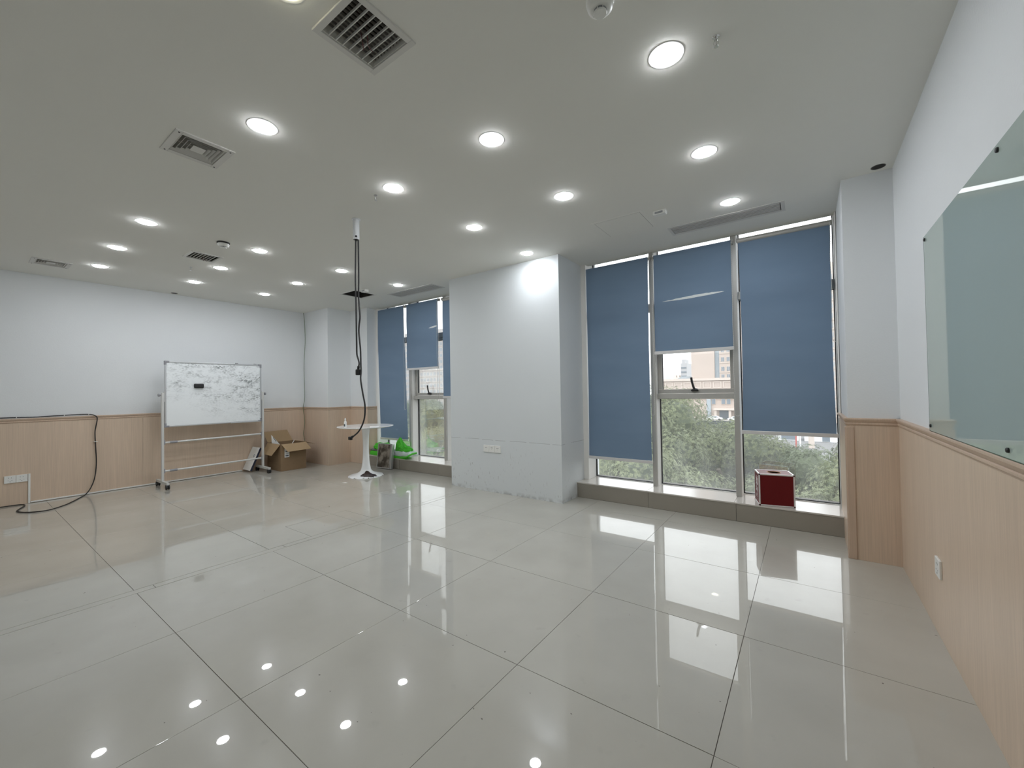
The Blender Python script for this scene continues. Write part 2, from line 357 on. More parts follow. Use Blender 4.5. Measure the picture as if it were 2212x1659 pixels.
# ------------------------------------------------------------------ mesh helpers
class MB:
    def __init__(s): s.v = []; s.f = []
    def add(s, vs, fs):
        o = len(s.v); s.v += [tuple(p) for p in vs]; s.f += [tuple(i + o for i in f) for f in fs]; return s
    def box(s, x0, y0, z0, x1, y1, z1, bev=0.0):
        if x1 < x0: x0, x1 = x1, x0
        if y1 < y0: y0, y1 = y1, y0
        if z1 < z0: z0, z1 = z1, z0
        if bev <= 0:
            vs = [(x, y, z) for z in (z0, z1) for y in (y0, y1) for x in (x0, x1)]
            return s.add(vs, [(0, 2, 3, 1), (4, 5, 7, 6), (0, 1, 5, 4), (2, 6, 7, 3), (0, 4, 6, 2), (1, 3, 7, 5)])
        bm = bmesh.new()
        bmesh.ops.create_cube(bm, size=1)
        for p in bm.verts:
            p.co = Vector(((x0 + x1) / 2 + p.co.x * (x1 - x0), (y0 + y1) / 2 + p.co.y * (y1 - y0), (z0 + z1) / 2 + p.co.z * (z1 - z0)))
        b = min(bev, (x1 - x0) * .45, (y1 - y0) * .45, (z1 - z0) * .45)
        bmesh.ops.bevel(bm, geom=list(bm.edges), offset=b, segments=2, affect='EDGES', profile=0.5)
        bm.verts.index_update()
        s.add([p.co[:] for p in bm.verts], [[q.index for q in f.verts] for f in bm.faces])
        bm.free(); return s
    def prism(s, poly, axis, a, b):
        """polygon extruded along an axis; poly gives the other two coords in order"""
        n = len(poly)
        def P(p, t):
            if axis == 'x': return (t, p[0], p[1])
            if axis == 'y': return (p[0], t, p[1])
            return (p[0], p[1], t)
        vs = [P(p, a) for p in poly] + [P(p, b) for p in poly]
        fs = [tuple(range(n)), tuple(range(2 * n - 1, n - 1, -1))]
        fs += [(i, i + n, (i + 1) % n + n, (i + 1) % n) for i in range(n)]
        return s.add(vs, fs)
    def cyl(s, p0, p1, r0, r1=None, n=16):
        r1 = r0 if r1 is None else r1
        p0, p1 = Vector(p0), Vector(p1)
        d = (p1 - p0).normalized()
        a = d.orthogonal().normalized(); b = d.cross(a)
        vs = []
        for p, r in ((p0, r0), (p1, r1)):
            for i in range(n):
                t = 2 * PI * i / n
                vs.append(p + a * math.cos(t) * r + b * math.sin(t) * r)
        fs = [(i, (i + 1) % n, (i + 1) % n + n, i + n) for i in range(n)] + [tuple(range(n - 1, -1, -1)), tuple(range(n, 2 * n))]
        return s.add(vs, fs)
    def lathe(s, prof, c, n=32, axis='z'):
        vs = []; fs = []
        for r, h in prof:
            for i in range(n):
                t = 2 * PI * i / n
                x, y = r * math.cos(t), r * math.sin(t)
                if axis == 'z': vs.append((c[0] + x, c[1] + y, c[2] + h))
                elif axis == 'x': vs.append((c[0] + h, c[1] + x, c[2] + y))
                else: vs.append((c[0] + x, c[1] + h, c[2] + y))
        for k in range(len(prof) - 1):
            for i in range(n):
                j = (i + 1) % n
                fs.append((k * n + i, k * n + j, (k + 1) * n + j, (k + 1) * n + i))
        if prof[0][0] > 1e-5: fs.append(tuple(range(n - 1, -1, -1)))
        if prof[-1][0] > 1e-5: fs.append(tuple(range((len(prof) - 1) * n, len(prof) * n)))
        return s.add(vs, fs)
    def tube(s, pts, r, n=10, sub=6, beads=0):
        P = [Vector(p) for p in pts]
        Q = []
        if sub > 1 and len(P) > 2:
            for i in range(len(P) - 1):
                a = P[max(i - 1, 0)]; b = P[i]; c = P[i + 1]; d = P[min(i + 2, len(P) - 1)]
                for k in range(sub):
                    t = k / sub
                    Q.append(0.5 * ((2 * b) + (c - a) * t + (2 * a - 5 * b + 4 * c - d) * t * t + (3 * b - a - 3 * c + d) * t ** 3))
            Q.append(P[-1])
        else: Q = P
        up = Vector((0.13, 0.27, 0.95)).normalized()
        vs = []; fs = []
        for i, p in enumerate(Q):
            d = (Q[min(i + 1, len(Q) - 1)] - Q[max(i - 1, 0)]).normalized()
            a = up - d * up.dot(d)
            if a.length < 1e-3: a = d.orthogonal()
            a.normalize(); b = d.cross(a); up = a
            rr = r if not beads else (r if i % 2 else r * 0.45)
            for k in range(n):
                t = 2 * PI * k / n
                vs.append(p + a * math.cos(t) * rr + b * math.sin(t) * rr)
        for i in range(len(Q) - 1):
            for k in range(n):
                j = (k + 1) % n
                fs.append((i * n + k, i * n + j, (i + 1) * n + j, (i + 1) * n + k))
        fs.append(tuple(range(n - 1, -1, -1))); fs.append(tuple(range((len(Q) - 1) * n, len(Q) * n)))
        return s.add(vs, fs)
    def mesh(s, name, material, off=(0, 0, 0), smooth=False):
        me = bpy.data.meshes.new(name)
        ox, oy, oz = off
        me.from_pydata([(x - ox, y - oy, z - oz) for x, y, z in s.v], [], s.f)
        me.materials.append(material)
        bm = bmesh.new(); bm.from_mesh(me)
        bmesh.ops.recalc_face_normals(bm, faces=bm.faces); bm.to_mesh(me); bm.free()
        if smooth:
            for p in me.polygons: p.use_smooth = True
            try: me.set_sharp_from_angle(angle=math.radians(38))
            except Exception: pass
        return me
    def build(s, name, material, parent=None, smooth=False, off=None):
        o_ = off
        if o_ is None:
            o_ = (0, 0, 0)
            if parent is not None:
                r = parent
                while r.parent is not None: r = r.parent
                o_ = tuple(r.location)
        me = s.mesh(name, material, o_, smooth)
        ob = bpy.data.objects.new(name, me)
        COL.objects.link(ob)
        if parent is not None: ob.parent = parent
        return ob

def thing(name, label, cat, loc=(0, 0, 0), group=None):
    o = bpy.data.objects.new(name, None)
    o.empty_display_size = 0.05
    COL.objects.link(o); o.location = loc
    tag(o, label, cat, group); return o
def tag(o, label=None, cat=None, group=None, kind=None):
    if label: o['label'] = label
    if cat: o['category'] = cat
    if group: o['group'] = group
    if kind: o['kind'] = kind
    return o
def struct(name, mb, m, label=None, **kw):
    o = mb.build(name, m, **kw); o['kind'] = 'structure'
    if label: o['label'] = label
    return o
def sempty(name, label=None, loc=(0, 0, 0)):
    o = bpy.data.objects.new(name, None); COL.objects.link(o); o.location = loc; o['kind'] = 'structure'
    if label: o['label'] = label
    return o
def copy_tree(o, parent=None):
    c = o.copy(); COL.objects.link(c); c.parent = parent
    for ch in list(o.children): copy_tree(ch, c)
    return c

# ------------------------------------------------------------------ room dimensions (metres; window wall is +Y, right wall +X)
ZC = 2.705
XL, XR, YB, YF = -7.427, 0.511, -1.60, 4.50
CX0, CX1, CY = -3.799, -2.155, 3.882          # column between the windows
PRX, PRY = 0.236, 3.767                       # right corner pier
PLX, PLY, PL2X, PL2Y = -6.642, 3.82, -6.14, 4.248
YG = 4.64                                     # glass plane
ZS = 0.17                                     # sill height
RY = 4.234                                    # sill riser plane

# ---- floor with individual tiles
floor = struct('floor', MB().box(XL - .1, YB - .1, -0.10, XR + .1, 4.70, -0.0035), M['grout'], 'floor of large polished cream porcelain tiles with dark joints')
_tile_cache = {}
def tile(x0, x1, y0, y1, poly=None, m='tile', parent=None, z=0.0):
    g = 0.0011
    cx, cy = (x0 + x1) / 2, (y0 + y1) / 2
    if poly:
        me = MB().prism([(a - cx, b - cy) for a, b in poly], 'z', -0.0105, 0).mesh('floor_tile', M[m])
    else:
        w_, h_ = round(x1 - x0 - 2 * g, 4), round(y1 - y0 - 2 * g, 4)
        k = (w_, h_, m)
        if k not in _tile_cache:
            _tile_cache[k] = MB().box(-w_ / 2, -h_ / 2, -0.0105, w_ / 2, h_ / 2, 0, 0.0006).mesh('floor_tile', M[m])
        me = _tile_cache[k]
    o = bpy.data.objects.new('floor_tile', me); COL.objects.link(o)
    o.parent = parent or floor
    o.location = (cx, cy, z + rnd.uniform(-0.0002, 0.0))
    o.rotation_euler = (rnd.uniform(-1, 1) * 0.0007, rnd.uniform(-1, 1) * 0.0007, 0)
    return o
ys = [YB, -0.902, -0.102, 0.698, 1.498, 2.298, 3.098, 3.898, RY]
xs_near = [XR, -0.277, -1.077, -1.877, -2.677, -3.412]
xs_far = [-3.482, -4.30, -5.10, -5.90, -6.70, XL]
for j in range(len(ys) - 1):
    for i in range(len(xs_near) - 1): tile(xs_near[i + 1], xs_near[i], ys[j], ys[j + 1])
    for i in range(len(xs_far) - 1):
        if i == 0 and ys[j] == 1.498:
            x0, x1, y0, y1 = -4.30, -3.482, 1.498, 2.298
            tile(x0, x1, y0, y1, [(x0 + .001, y0 + .001), (x1 - .001, y0 + .001), (x1 - .001, 1.838), (-3.941, 1.838), (-3.941, y1 - .001), (x0 + .001, y1 - .001)])
            tile(-3.939, x1, 1.840, y1)
        elif i == 0 and ys[j] == 2.298:
            x0, x1, y0, y1 = -4.30, -3.482, 2.298, 3.098
            tile(x0, x1, y0, y1, [(x0 + .001, y0 + .001), (-3.941, y0 + .001), (-3.941, 2.451), (x1 - .001, 2.451), (x1 - .001, y1 - .001), (x0 + .001, y1 - .001)])
            tile(-3.939, x1, y0, 2.449)
        else: tile(xs_far[i + 1], xs_far[i], ys[j], ys[j + 1])
for a, b in ((YB, -0.6), (-0.6, 0.79), (0.79, 1.60), (1.60, 2.95), (2.95, 3.06), (3.06, 3.898), (3.898, RY)):
    tile(-3.480, -3.414, a, b)

# ---- walls
struct('wall_left', MB().box(XL - .15, YB - .15, -.01, XL, 4.85, 2.95), M['wall'], 'white painted wall behind the whiteboard')
struct('wall_right', MB().box(XR, YB - .15, -.01, XR + .15, 4.85, 2.95), M['wall'], 'white painted wall carrying the glass board')
struct('wall_back', MB().box(XL - .15, YB - .15, -.01, XR + .15, YB, 2.95), M['wall'])
struct('wall_front', MB().box(CX0, CY, 0.0, CX1, 4.85, 2.95), M['column'], 'white scuffed wall pier between the two windows')
struct('wall_corner_left', MB().box(XL, PLY, 0.0, PLX, 4.85, 2.95).box(PLX, PL2Y, 0.0, PL2X, 4.85, 2.95), M['wall'], 'stepped white pier in the far left corner')
struct('wall_corner_right', MB().box(PRX, PRY, 0.0, XR, 4.85, 2.95), M['wall'], 'white pier beside the right window')

# ---- ceiling with openings
ZT = ZC
holes = [(-1.563, -1.335, .887, 1.128), (-3.045, -2.825, .775, .98), (-6.775, -6.565, .555, .76), (-5.285, -5.055, 1.475, 1.70),
         (-5.575, -5.235, 3.43, 3.76), (-0.985, -0.135, 3.915, 4.09), (-5.045, -4.145, 3.885, 4.10)]
def ceiling_mesh():
    xs = sorted(set([XL - .1, XR + .1] + [h[0] for h in holes] + [h[1] for h in holes]))
    y_ = sorted(set([YB - .1, YF] + [h[2] for h in holes] + [h[3] for h in holes]))
    b = MB()
    nx = len(xs)
    lay = {}
    vs = [(x, y, z) for z in (ZT, ZT + .14) for y in y_ for x in xs]
    idx = lambda i, j, k: k * nx * len(y_) + j * nx + i
    def is_hole(i, j):
        if i < 0 or j < 0 or i >= nx - 1 or j >= len(y_) - 1: return True
        cx, cy = (xs[i] + xs[i + 1]) / 2, (y_[j] + y_[j + 1]) / 2
        return any(h[0] < cx < h[1] and h[2] < cy < h[3] for h in holes)
    fs = []
    for j in range(len(y_) - 1):
        for i in range(nx - 1):
            if is_hole(i, j): continue
            fs.append((idx(i, j, 0), idx(i, j + 1, 0), idx(i + 1, j + 1, 0), idx(i + 1, j, 0)))
            fs.append((idx(i, j, 1), idx(i + 1, j, 1), idx(i + 1, j + 1, 1), idx(i, j + 1, 1)))
            if is_hole(i - 1, j): fs.append((idx(i, j, 0), idx(i, j, 1), idx(i, j + 1, 1), idx(i, j + 1, 0)))
            if is_hole(i + 1, j): fs.append((idx(i + 1, j, 0), idx(i + 1, j + 1, 0), idx(i + 1, j + 1, 1), idx(i + 1, j, 1)))
            if is_hole(i, j - 1): fs.append((idx(i, j, 0), idx(i + 1, j, 0), idx(i + 1, j, 1), idx(i, j, 1)))
            if is_hole(i, j + 1): fs.append((idx(i, j + 1, 0), idx(i, j + 1, 1), idx(i + 1, j + 1, 1), idx(i + 1, j + 1, 0)))
    b.v = vs; b.f = fs
    return b
ceil = struct('ceiling', ceiling_mesh(), M['ceiling'], 'plain white painted plaster ceiling')
MB().box(XL - .15, YB - .15, 3.05, XR + .15, 4.85, 3.15).build('roof_slab', M['dark_void'], ceil)
ceil_void = MB().box(XL - .15, YF - .02, ZT + .10, XR + .15, YF, 3.05).build('ceiling_edge', M['ceiling'], ceil)
MB().box(XL - .15, 4.70, 2.82, XR + .15, 4.85, 3.15).build('window_head', M['alu'], ceil)
MB().box(XL - .15, YF - .02, 2.83, XR + .15, 4.72, 2.87).build('soffit', M['alu_light'], ceil)

# ---- wainscot: panels and capping moulding
def wain(name, label, runs):
    root = sempty(name, label)
    for axis, at, sgn, a, b, z0, seams, ma, mb in runs:
        ga, gb = a - (.012 if ma and axis == 'y' else 0), b + (.012 if mb and axis == 'y' else 0)
        segs = [ga] + seams + [gb]
        for k in range(len(segs) - 1):
            p, q = segs[k] + (0.0006 if k else 0), segs[k + 1] - (0.0006 if k < len(segs) - 2 else 0)
            t = 0.012 * sgn
            if axis == 'x': MB().box(at, p, z0, at + t, q, 0.94, .0006).build('panel', M['wood'], root)
            else: MB().box(p, at, z0, q, at + t, 0.94, .0006).build('panel', M['wood'], root)
        prof = [(0, .932), (.015, .932), (.019, .945), (.027, .950), (.027, .958), (.022, .963), (.030, .970), (.038, .982), (.038, .990), (.034, .994), (0, .994)]
        prof = [(u_ * .68, z_) for u_, z_ in prof]
        n_ = len(prof)
        def P(u_, z_, t_): return (at + sgn * u_, t_, z_) if axis == 'x' else (t_, at + sgn * u_, z_)
        vs = [P(u_, z_, a - ma * u_) for u_, z_ in prof] + [P(u_, z_, b + mb * u_) for u_, z_ in prof]
        fs = [tuple(range(n_)), tuple(range(2 * n_ - 1, n_ - 1, -1))] + [(i, i + n_, (i + 1) % n_ + n_, (i + 1) % n_) for i in range(n_)]
        MB().add(vs, fs).build('rail_moulding', M['woodtrim'], root)
    return root
wain('baseboard_left', 'beige wood-grain wainscot along the left wall', [('x', XL, 1, YB, PLY, 0, [-.9, .34, 1.58, 2.82], 0, 0)])
wain('baseboard_corner', 'beige wood-grain wainscot wrapping the left corner pier', [
    ('y', PLY, -1, XL, PLX, 0, [], 0, 1), ('x', PLX, 1, PLY, PL2Y, 0, [], 1, 0), ('y', PL2Y, -1, PLX, PL2X, 0, [], 0, 1), ('x', PL2X, 1, PL2Y, 4.419, ZS, [], 1, 0)])
br = wain('baseboard_right', 'beige wood-grain wainscot along the right wall and its window pier', [
    ('x', XR, -1, YB, PRY, 0, [-.5, .74], 0, 0), ('y', PRY, -1, PRX, XR, 0, [], 1, 0), ('x', PRX, -1, PRY, RY, 0, [], 1, 0), ('x', PRX, -1, RY, 4.47, ZS, [], 0, 0)])
MB().box(PRX - .014, PRY - .020, 0, PRX + .030, PRY - .012, 0.932, .003).build('corner_moulding', M['woodtrim'], br)
MB().box(PRX - .020, PRY - .016, 0, PRX - .012, PRY + .034, 0.932, .003).build('corner_moulding', M['woodtrim'], br)

# ---- raised window sills with tiled riser and top
def sill(name, label, x0, x1, joints, joints_top):
    root = struct(name, MB().box(x0, RY + .012, -.01, x1, 4.80, ZS - .012), M['grout'], label)
    e = [x0] + joints + [x1]
    for k in range(len(e) - 1):
        MB().box(e[k] + .0012, RY, 0.001, e[k + 1] - .0012, RY + .0125, ZS - .003, .0008).build('riser_tile', M['riser_tile'], root)
    e = [x0] + joints_top + [x1]
    for k in range(len(e) - 1):
        MB().box(e[k] + .0008, RY - .004, ZS - .0125, e[k + 1] - .0008, 4.66, ZS, .001).build('sill_tile', M['sill_tile'], root)
    return root
sill('trim_1', 'raised tiled sill step under the right window', CX1, PRX, [-1.345, -0.546], [-1.36, -0.56])
sill('trim_2', 'raised tiled sill step under the left window', PL2X, CX0, [-5.30, -4.42], [-5.32, -4.5])

# ---- windows
def window(name, label, jx0, jx1, mull, jw0, jw1, right):
    root = sempty(name, label)
    ZTOP = 2.83
    MB().box(jx0, 4.42, ZS, jx0 + jw0, 4.67, ZTOP, .002).build('jamb', M['alu_light'], root)
    if right:
        MB().box(jx1 - jw1, 4.47, ZS, jx1, 4.67, ZTOP, .002).build('jamb', M['jamb'], root)
        MB().box(jx1 - .011, 4.41, ZS, jx1 - .003, 4.469, ZTOP, .002).build('blind_track', M['alu_light'], root)
    else: MB().box(jx1 - jw1, 4.47, ZS, jx1, 4.67, ZTOP, .002).build('jamb', M['alu'], root)
    for mx_ in mull:
        MB().box(mx_ - .026, 4.48, ZS, mx_ + .020, 4.50, ZTOP, .002).box(mx_ - .020, 4.50, ZS, mx_ + .016, 4.67, ZTOP).build('mullion', M['alu'], root)
        MB().box(mx_ + .0165, 4.505, ZS, mx_ + .022, 4.625, ZTOP).build('mullion_lit_side', M['alu_light'], root)  # pale plate, paints the sky light falling on the mullion's side
    edges = [jx0 + jw0] + mull + [jx1 - jw1]
    for k in range(3):
        a = edges[k] + (.022 if k else 0); b = edges[k + 1] - (.020 if k < 2 else 0)
        MB().box(a, 4.56, 2.088, b, 4.67, 2.165, .002).build('transom', M['alu'], root)
        MB().box(a, 4.60, ZTOP - .03, b, 4.67, ZTOP).box(a, 4.61, ZS, b, 4.67, ZS + .004).build('rail', M['alu_light'], root)
        def pane(z0, z1, par=root, y=YG, a_=a, b_=b):
            MB().box(a_, y, z0, b_, y + .006, z1).build('glass_pane', M['glass'], par)
            g = MB().box(a_, y - .012, z0, a_ + .009, y + .01, z1).box(b_ - .006, y - .012, z0, b_, y + .01, z1)
            g.box(a_ + .009, y - .012, z0, b_ - .006, y + .01, z0 + .007).box(a_ + .009, y - .012, z1 - .005, b_ - .006, y + .01, z1)
            g.build('gasket', M['gasket'], par)
        pane(2.165, ZTOP - .03)
        if k == 1:
            MB().box(a - .012, 4.535, 1.112, b + .006, 4.67, 1.168, .002).build('transom', M['alu'], root)
            sf = MB().box(a + .002, 4.575, 1.170, b - .002, 4.625, 1.213, .002).box(a + .002, 4.575, 2.045, b - .002, 4.625, 2.086, .002)
            sf.box(a + .002, 4.575, 1.214, a + .045, 4.625, 2.044, .002).box(b - .045, 4.575, 1.214, b - .002, 4.625, 2.044, .002)
            sash = sf.build('sash', M['alu'], root)
            pane(1.205, 2.05, sash, 4.60, a + .040, b - .040)
            pane(ZS + .004, 1.114)
            hxp = (a + b) / 2 + (.0 if right else -.03)
            MB().lathe([(0, 0), (.030, 0), (.028, .010), (.013, .018), (0, .018)], (hxp, 4.574, 1.205), 20, 'z') \
                .box(hxp - .034, 4.545, 1.190, hxp + .034, 4.576, 1.212, .006) \
                .tube([(hxp, 4.555, 1.21), (hxp - .010, 4.548, 1.24), (hxp - .022, 4.545, 1.29), (hxp - .028, 4.545, 1.335)], .0115, 8) \
                .build('handle', M['black'], sash, True)
        else: pane(ZS + .004, 2.09)
    return root
window('window_1', 'right hand aluminium window with three tall panes', CX1, PRX, [-1.341, -0.547], .062, .014, True)
window('window_2', 'left hand aluminium window with three tall panes', PL2X, CX0, [-5.308, -4.508], .05, .03, False)

# ------------------------------------------------------------------ recessed lamps
def make_lamp(name, label, cat, group, m):
    t = thing(name, label, cat, (0, 0, 0), group)
    MB().lathe([(.0575, .012), (.0575, -.0008), (.060, -.0014), (.074, -.0012), (.0765, 0.0), (.0765, .001), (.0575, .012)], (0, 0, 0), 40).build('trim_ring', M['lamp_ring'], t)
    MB().lathe([(0, -.0088), (.025, -.0086), (.042, -.0078), (.0530, -.0060), (.0565, -.0040), (.0570, .0), (.0572, .002), (.0572, .004), (0, .004)], (0, 0, 0), 40).build('diffuser', m, t, True)
    return t
lamp0 = make_lamp('recessed_downlight', '', 'ceiling light', 'round recessed downlights in the ceiling', M['lamp'])
XS = [-0.472, -1.470, -2.402, -4.515, -5.480, -6.430]
YS = [0.99, 1.873, 2.762, 3.652]
FIT = {(2, 0): (-.002, .024), (1, 1): (0, -.002), (0, 1): (0, -.008), (0, 2): (-.015, .018), (0, 3): (.012, .003), (1, 2): (0, -.009), (2, 1): (.009, .014),
       (2, 2): (.002, .018), (2, 3): (-.007, 0), (3, 0): (.005, -.006), (4, 0): (-.024, -.010), (5, 0): (0, .014), (3, 1): (-.011, .003), (4, 1): (-.003, -.017),
       (5, 1): (.017, .002), (3, 2): (.003, .018), (4, 2): (.004, -.03), (5, 2): (0, -.031), (3, 3): (-.010, -.022)}      # small setting-out errors of the fittings
rown = {3: 'row nearest the windows', 2: 'second row from windows', 1: 'third row from windows', 0: 'fourth row from windows'}
have = [(0, 1), (0, 2), (0, 3), (1, 1), (1, 2), (2, 0), (2, 1), (2, 2), (2, 3), (3, 0), (3, 1), (3, 2), (3, 3), (4, 0), (4, 1), (4, 2), (5, 0), (5, 1), (5, 2)]
ordn = ['first', 'second', 'third', 'fourth', 'fifth', 'sixth']
first = True
for j in (3, 2, 1, 0):
    row = [h for h in have if h[1] == j]
    for n_, (i, _) in enumerate(row):
        dx, dy = FIT.get((i, j), (0, 0))
        o = lamp0 if first else copy_tree(lamp0)
        first = False
        o.location = (XS[i] + dx, YS[j] + dy, ZC)
        extra = ''
        if (i, j) == (2, 3): extra = ', above the pier'
        if (i, j) == (0, 3): extra = ', by the slot grille'
        if (i, j) == (3, 3): extra = ', by the slot grille'
        o['label'] = 'lit downlight, %s from right in the %s%s' % (ordn[n_], rown[j], extra)
ww = make_lamp('recessed_downlight', 'warm yellowish round downlight beside the big square vent, cut by the top of the picture', 'ceiling light', 'round recessed downlights in the ceiling', M['lamp_warm'])
ww.location = (-1.495, 0.705, ZC)

# ------------------------------------------------------------------ vents, hatches, detectors
def duct(x0, x1, y0, y1, parent, depth=.22, m='duct'):
    t = .004; z0 = ZC + .003; z1 = ZC + depth
    MB().box(x0, y0, z0, x0 + t, y1, z1).box(x1 - t, y0, z0, x1, y1, z1).box(x0 + t, y0, z0, x1 - t, y0 + t, z1).box(x0 + t, y1 - t, z0, x1 - t, y1, z1).box(x0, y0, z1, x1, y1, z1 + t).build('duct_box', M[m], parent)
def frame_ring(x0, x1, y0, y1, w_, z0, z1, name, m, parent, bev=.0015):
    b = MB().box(x0, y0, z0, x1, y0 + w_, z1, bev).box(x0, y1 - w_, z0, x1, y1, z1, bev).box(x0, y0 + w_, z0, x0 + w_, y1 - w_, z1, bev).box(x1 - w_, y0 + w_, z0, x1, y1 - w_, z1, bev)
    return b.build(name, M[m], parent)
def grid_vent(label, x0, x1, y0, y1, w_, nx, ny, wires):
    t = thing('ceiling_vent', label, 'vent', ((x0 + x1) / 2, (y0 + y1) / 2, ZC))
    frame_ring(x0, x1, y0, y1, w_, ZC - .008, ZC + .012, 'frame', 'vent', t)
    a, b, c, d = x0 + w_, x1 - w_, y0 + w_, y1 - w_
    duct(a - .003, b + .003, c - .003, d + .003, t)
    for k in range(ny):
        y = c + (d - c) * (k + 1) / (ny + 1)
        MB().prism([(y - .0020, ZC - .003), (y + .0020, ZC - .003), (y + .0016, ZC + .009), (y - .0010, ZC + .009)], 'x', a, b).build('blade', M['vent'], t)
    for k in range(nx):
        x = a + (b - a) * (k + 1) / (nx + 1)
        MB().box(x - .0008, c, ZC + .022, x + .0008, d, ZC + .034).build('cross_blade', M['vent_dark'], t)
    if wires:
        cx, cy = (a + b) / 2, (c + d) / 2
        MB().tube([(cx + .02, cy - .01, ZC + .10), (cx + .012, cy, ZC + .04), (cx, cy + .012, ZC + .0), (cx - .004, cy + .02, ZC - .028), (cx + .004, cy + .035, ZC - .046)], .0016, 6).build('loose_wire', M['red_wire'], t)
        MB().tube([(cx - .02, cy - .02, ZC + .10), (cx - .016, cy - .01, ZC + .03), (cx - .018, cy, ZC - .012), (cx - .026, cy + .012, ZC - .04)], .0016, 6).build('loose_wire', M['red_wire'], t)
    return t
grid_vent('large square grid vent with dark duct and loose red wires', -1.592, -1.307, .858, 1.156, .026, 10, 7, True)
grid_vent('small slatted grille with dangling wires beside the far smoke detector', -5.312, -5.028, 1.448, 1.727, .026, 7, 7, True)
def diffuser_vent(label, x0, x1, y0, y1):
    t = thing('ceiling_vent', label, 'vent', ((x0 + x1) / 2, (y0 + y1) / 2, ZC))
    frame_ring(x0, x1, y0, y1, .035, ZC - .007, ZC + .008, 'frame', 'vent', t)
    for sx in (x0 + .02, x1 - .02):
        for sy in (y0 + .02, y1 - .02):
            MB().cyl((sx, sy, ZC - .009), (sx, sy, ZC - .006), .0045, n=10).build('screw', M['black'], t)
    a, b, c, d = x0 + .035, x1 - .035, y0 + .035, y1 - .035
    duct(a - .003, b + .003, c - .003, d + .003, t, .15, 'dark_void')
    for k in range(4):                # nested slanted louvre rings
        i0 = .003 + .019 * k
        i1 = i0 + .0095
        za, zb = ZC + .009, ZC - .004
        o_ = [(a + i0, c + i0, zb), (b - i0, c + i0, zb), (b - i0, d - i0, zb), (a + i0, d - i0, zb)]
        n_ = [(a + i1, c + i1, za), (b - i1, c + i1, za), (b - i1, d - i1, za), (a + i1, d - i1, za)]
        vs = o_ + n_ + [(x, y, z + .0016) for x, y, z in o_] + [(x, y, z + .0016) for x, y, z in n_]
        fs = []
        for q in range(4):
            r_ = (q + 1) % 4
            fs += [(q, r_, r_ + 4, q + 4), (q + 8, q + 12, r_ + 12, r_ + 8), (q, q + 8, r_ + 8, r_), (q + 4, r_ + 4, r_ + 12, q + 12)]
        MB().add(vs, fs).build('louvre_ring', M['vent'], t)
    i = .003 + .019 * 4
    MB().box(a + i, c + i, ZC - .003, b - i, d - i, ZC + .0).build('centre_plate', M['vent'], t)
    cx, cy = (a + b) / 2, (c + d) / 2
    MB().box(a, cy - .0015, ZC + .007, b, cy + .0015, ZC + .010).box(cx - .0015, c, ZC + .007, cx + .0015, d, ZC + .010).build('brace', M['vent'], t)
    return t
diffuser_vent('square vent of nested louvres beside the fourth row lamp, nearer of the two', -3.085, -2.785, .732, 1.022)
diffuser_vent('square vent of nested louvres at far left near the left wall', -6.82, -6.52, .512, .806)
def slot_vent(label, x0, x1, y0, y1):
    t = thing('slot_grille', label, 'vent', ((x0 + x1) / 2, (y0 + y1) / 2, ZC))
    frame_ring(x0, x1, y0, y1, .026, ZC - .003, ZC + .010, 'frame', 'vent', t)
    a, b, c, d = x0 + .026, x1 - .026, y0 + .026, y1 - .026
    duct(a - .001, b + .001, c - .001, d + .001, t, .12, 'dark_void')
    n_ = 6
    for k in range(n_):
        y = c + (d - c) * (k + .5) / n_
        hw = (d - c) / n_ / 2
        MB().prism([(y - hw + .001, ZC - .004), (y + hw * .55, ZC - .004), (y + hw * .75, ZC + .006), (y - hw + .004, ZC + .004)], 'x', a + .006, b - .006).build('slat', M['slot'], t)
    return t
slot_vent('long slot grille in the ceiling above the right window', -1.012, -0.108, 3.888, 4.118)
slot_vent('long slot grille in the ceiling above the left window', -5.072, -4.118, 3.858, 4.128)
# closed access panel
t = thing('access_panel', 'closed square access panel in the ceiling left of the right slot grille', 'access panel', (-1.30, 3.575, ZC))
frame_ring(-1.53, -1.072, 3.360, 3.790, .026, ZC - .0016, ZC + .004, 'frame', 'ceiling', t, .0004)
MB().box(-1.502, 3.388, ZC - .0022, -1.100, 3.762, ZC + .001, .0005).build('lid', M['ceiling'], t)
MB().box(-1.504, 3.386, ZC - .0012, -1.098, 3.764, ZC - .0004).build('shadow_line_sheet', M['dark_void'], t)  # thin dark sheet, paints the shadow round the lid
# open hatch
t = thing('open_ceiling_hatch', 'open dark ceiling hatch with its cover missing, behind the hanging cables', 'hatch', (-5.405, 3.595, ZC))
frame_ring(-5.602, -5.208, 3.403, 3.787, .024, ZC - .004, ZC + .006, 'frame', 'vent', t, .001)
frame_ring(-5.575, -5.235, 3.43, 3.76, .004, ZC + .0, ZC + .06, 'inner_collar', 'vent_dark', t, .0)
duct(-5.571, -5.239, 3.434, 3.756, t, .30, 'dark_void')
for sx in (-5.50, -5.31): MB().cyl((sx, 3.755, ZC + .03), (sx, 3.750, ZC + .03), .006, n=10).build('screw', M['black'], t)
# holes in the ceiling, their dark inside painted as a flush disc
for (x, y, l) in ((0.430, 3.690, 'round empty hole in the ceiling at the right corner pier'), (-7.33, 1.905, 'small round dark hole where the ceiling meets the left wall')):
    t = thing('ceiling_hole', l, 'hole', (x, y, ZC))
    MB().lathe([(.036, .001), (.036, -.0012), (.040, -.0012), (.040, .001)], (x, y, ZC), 28).build('raw_edge', M['vent_dark'], t)
    MB().lathe([(0, -.0004), (.036, -.0004), (.036, .010), (0, .010)], (x, y, ZC), 28).build('hole_shade_disc', M['dark_void'], t)
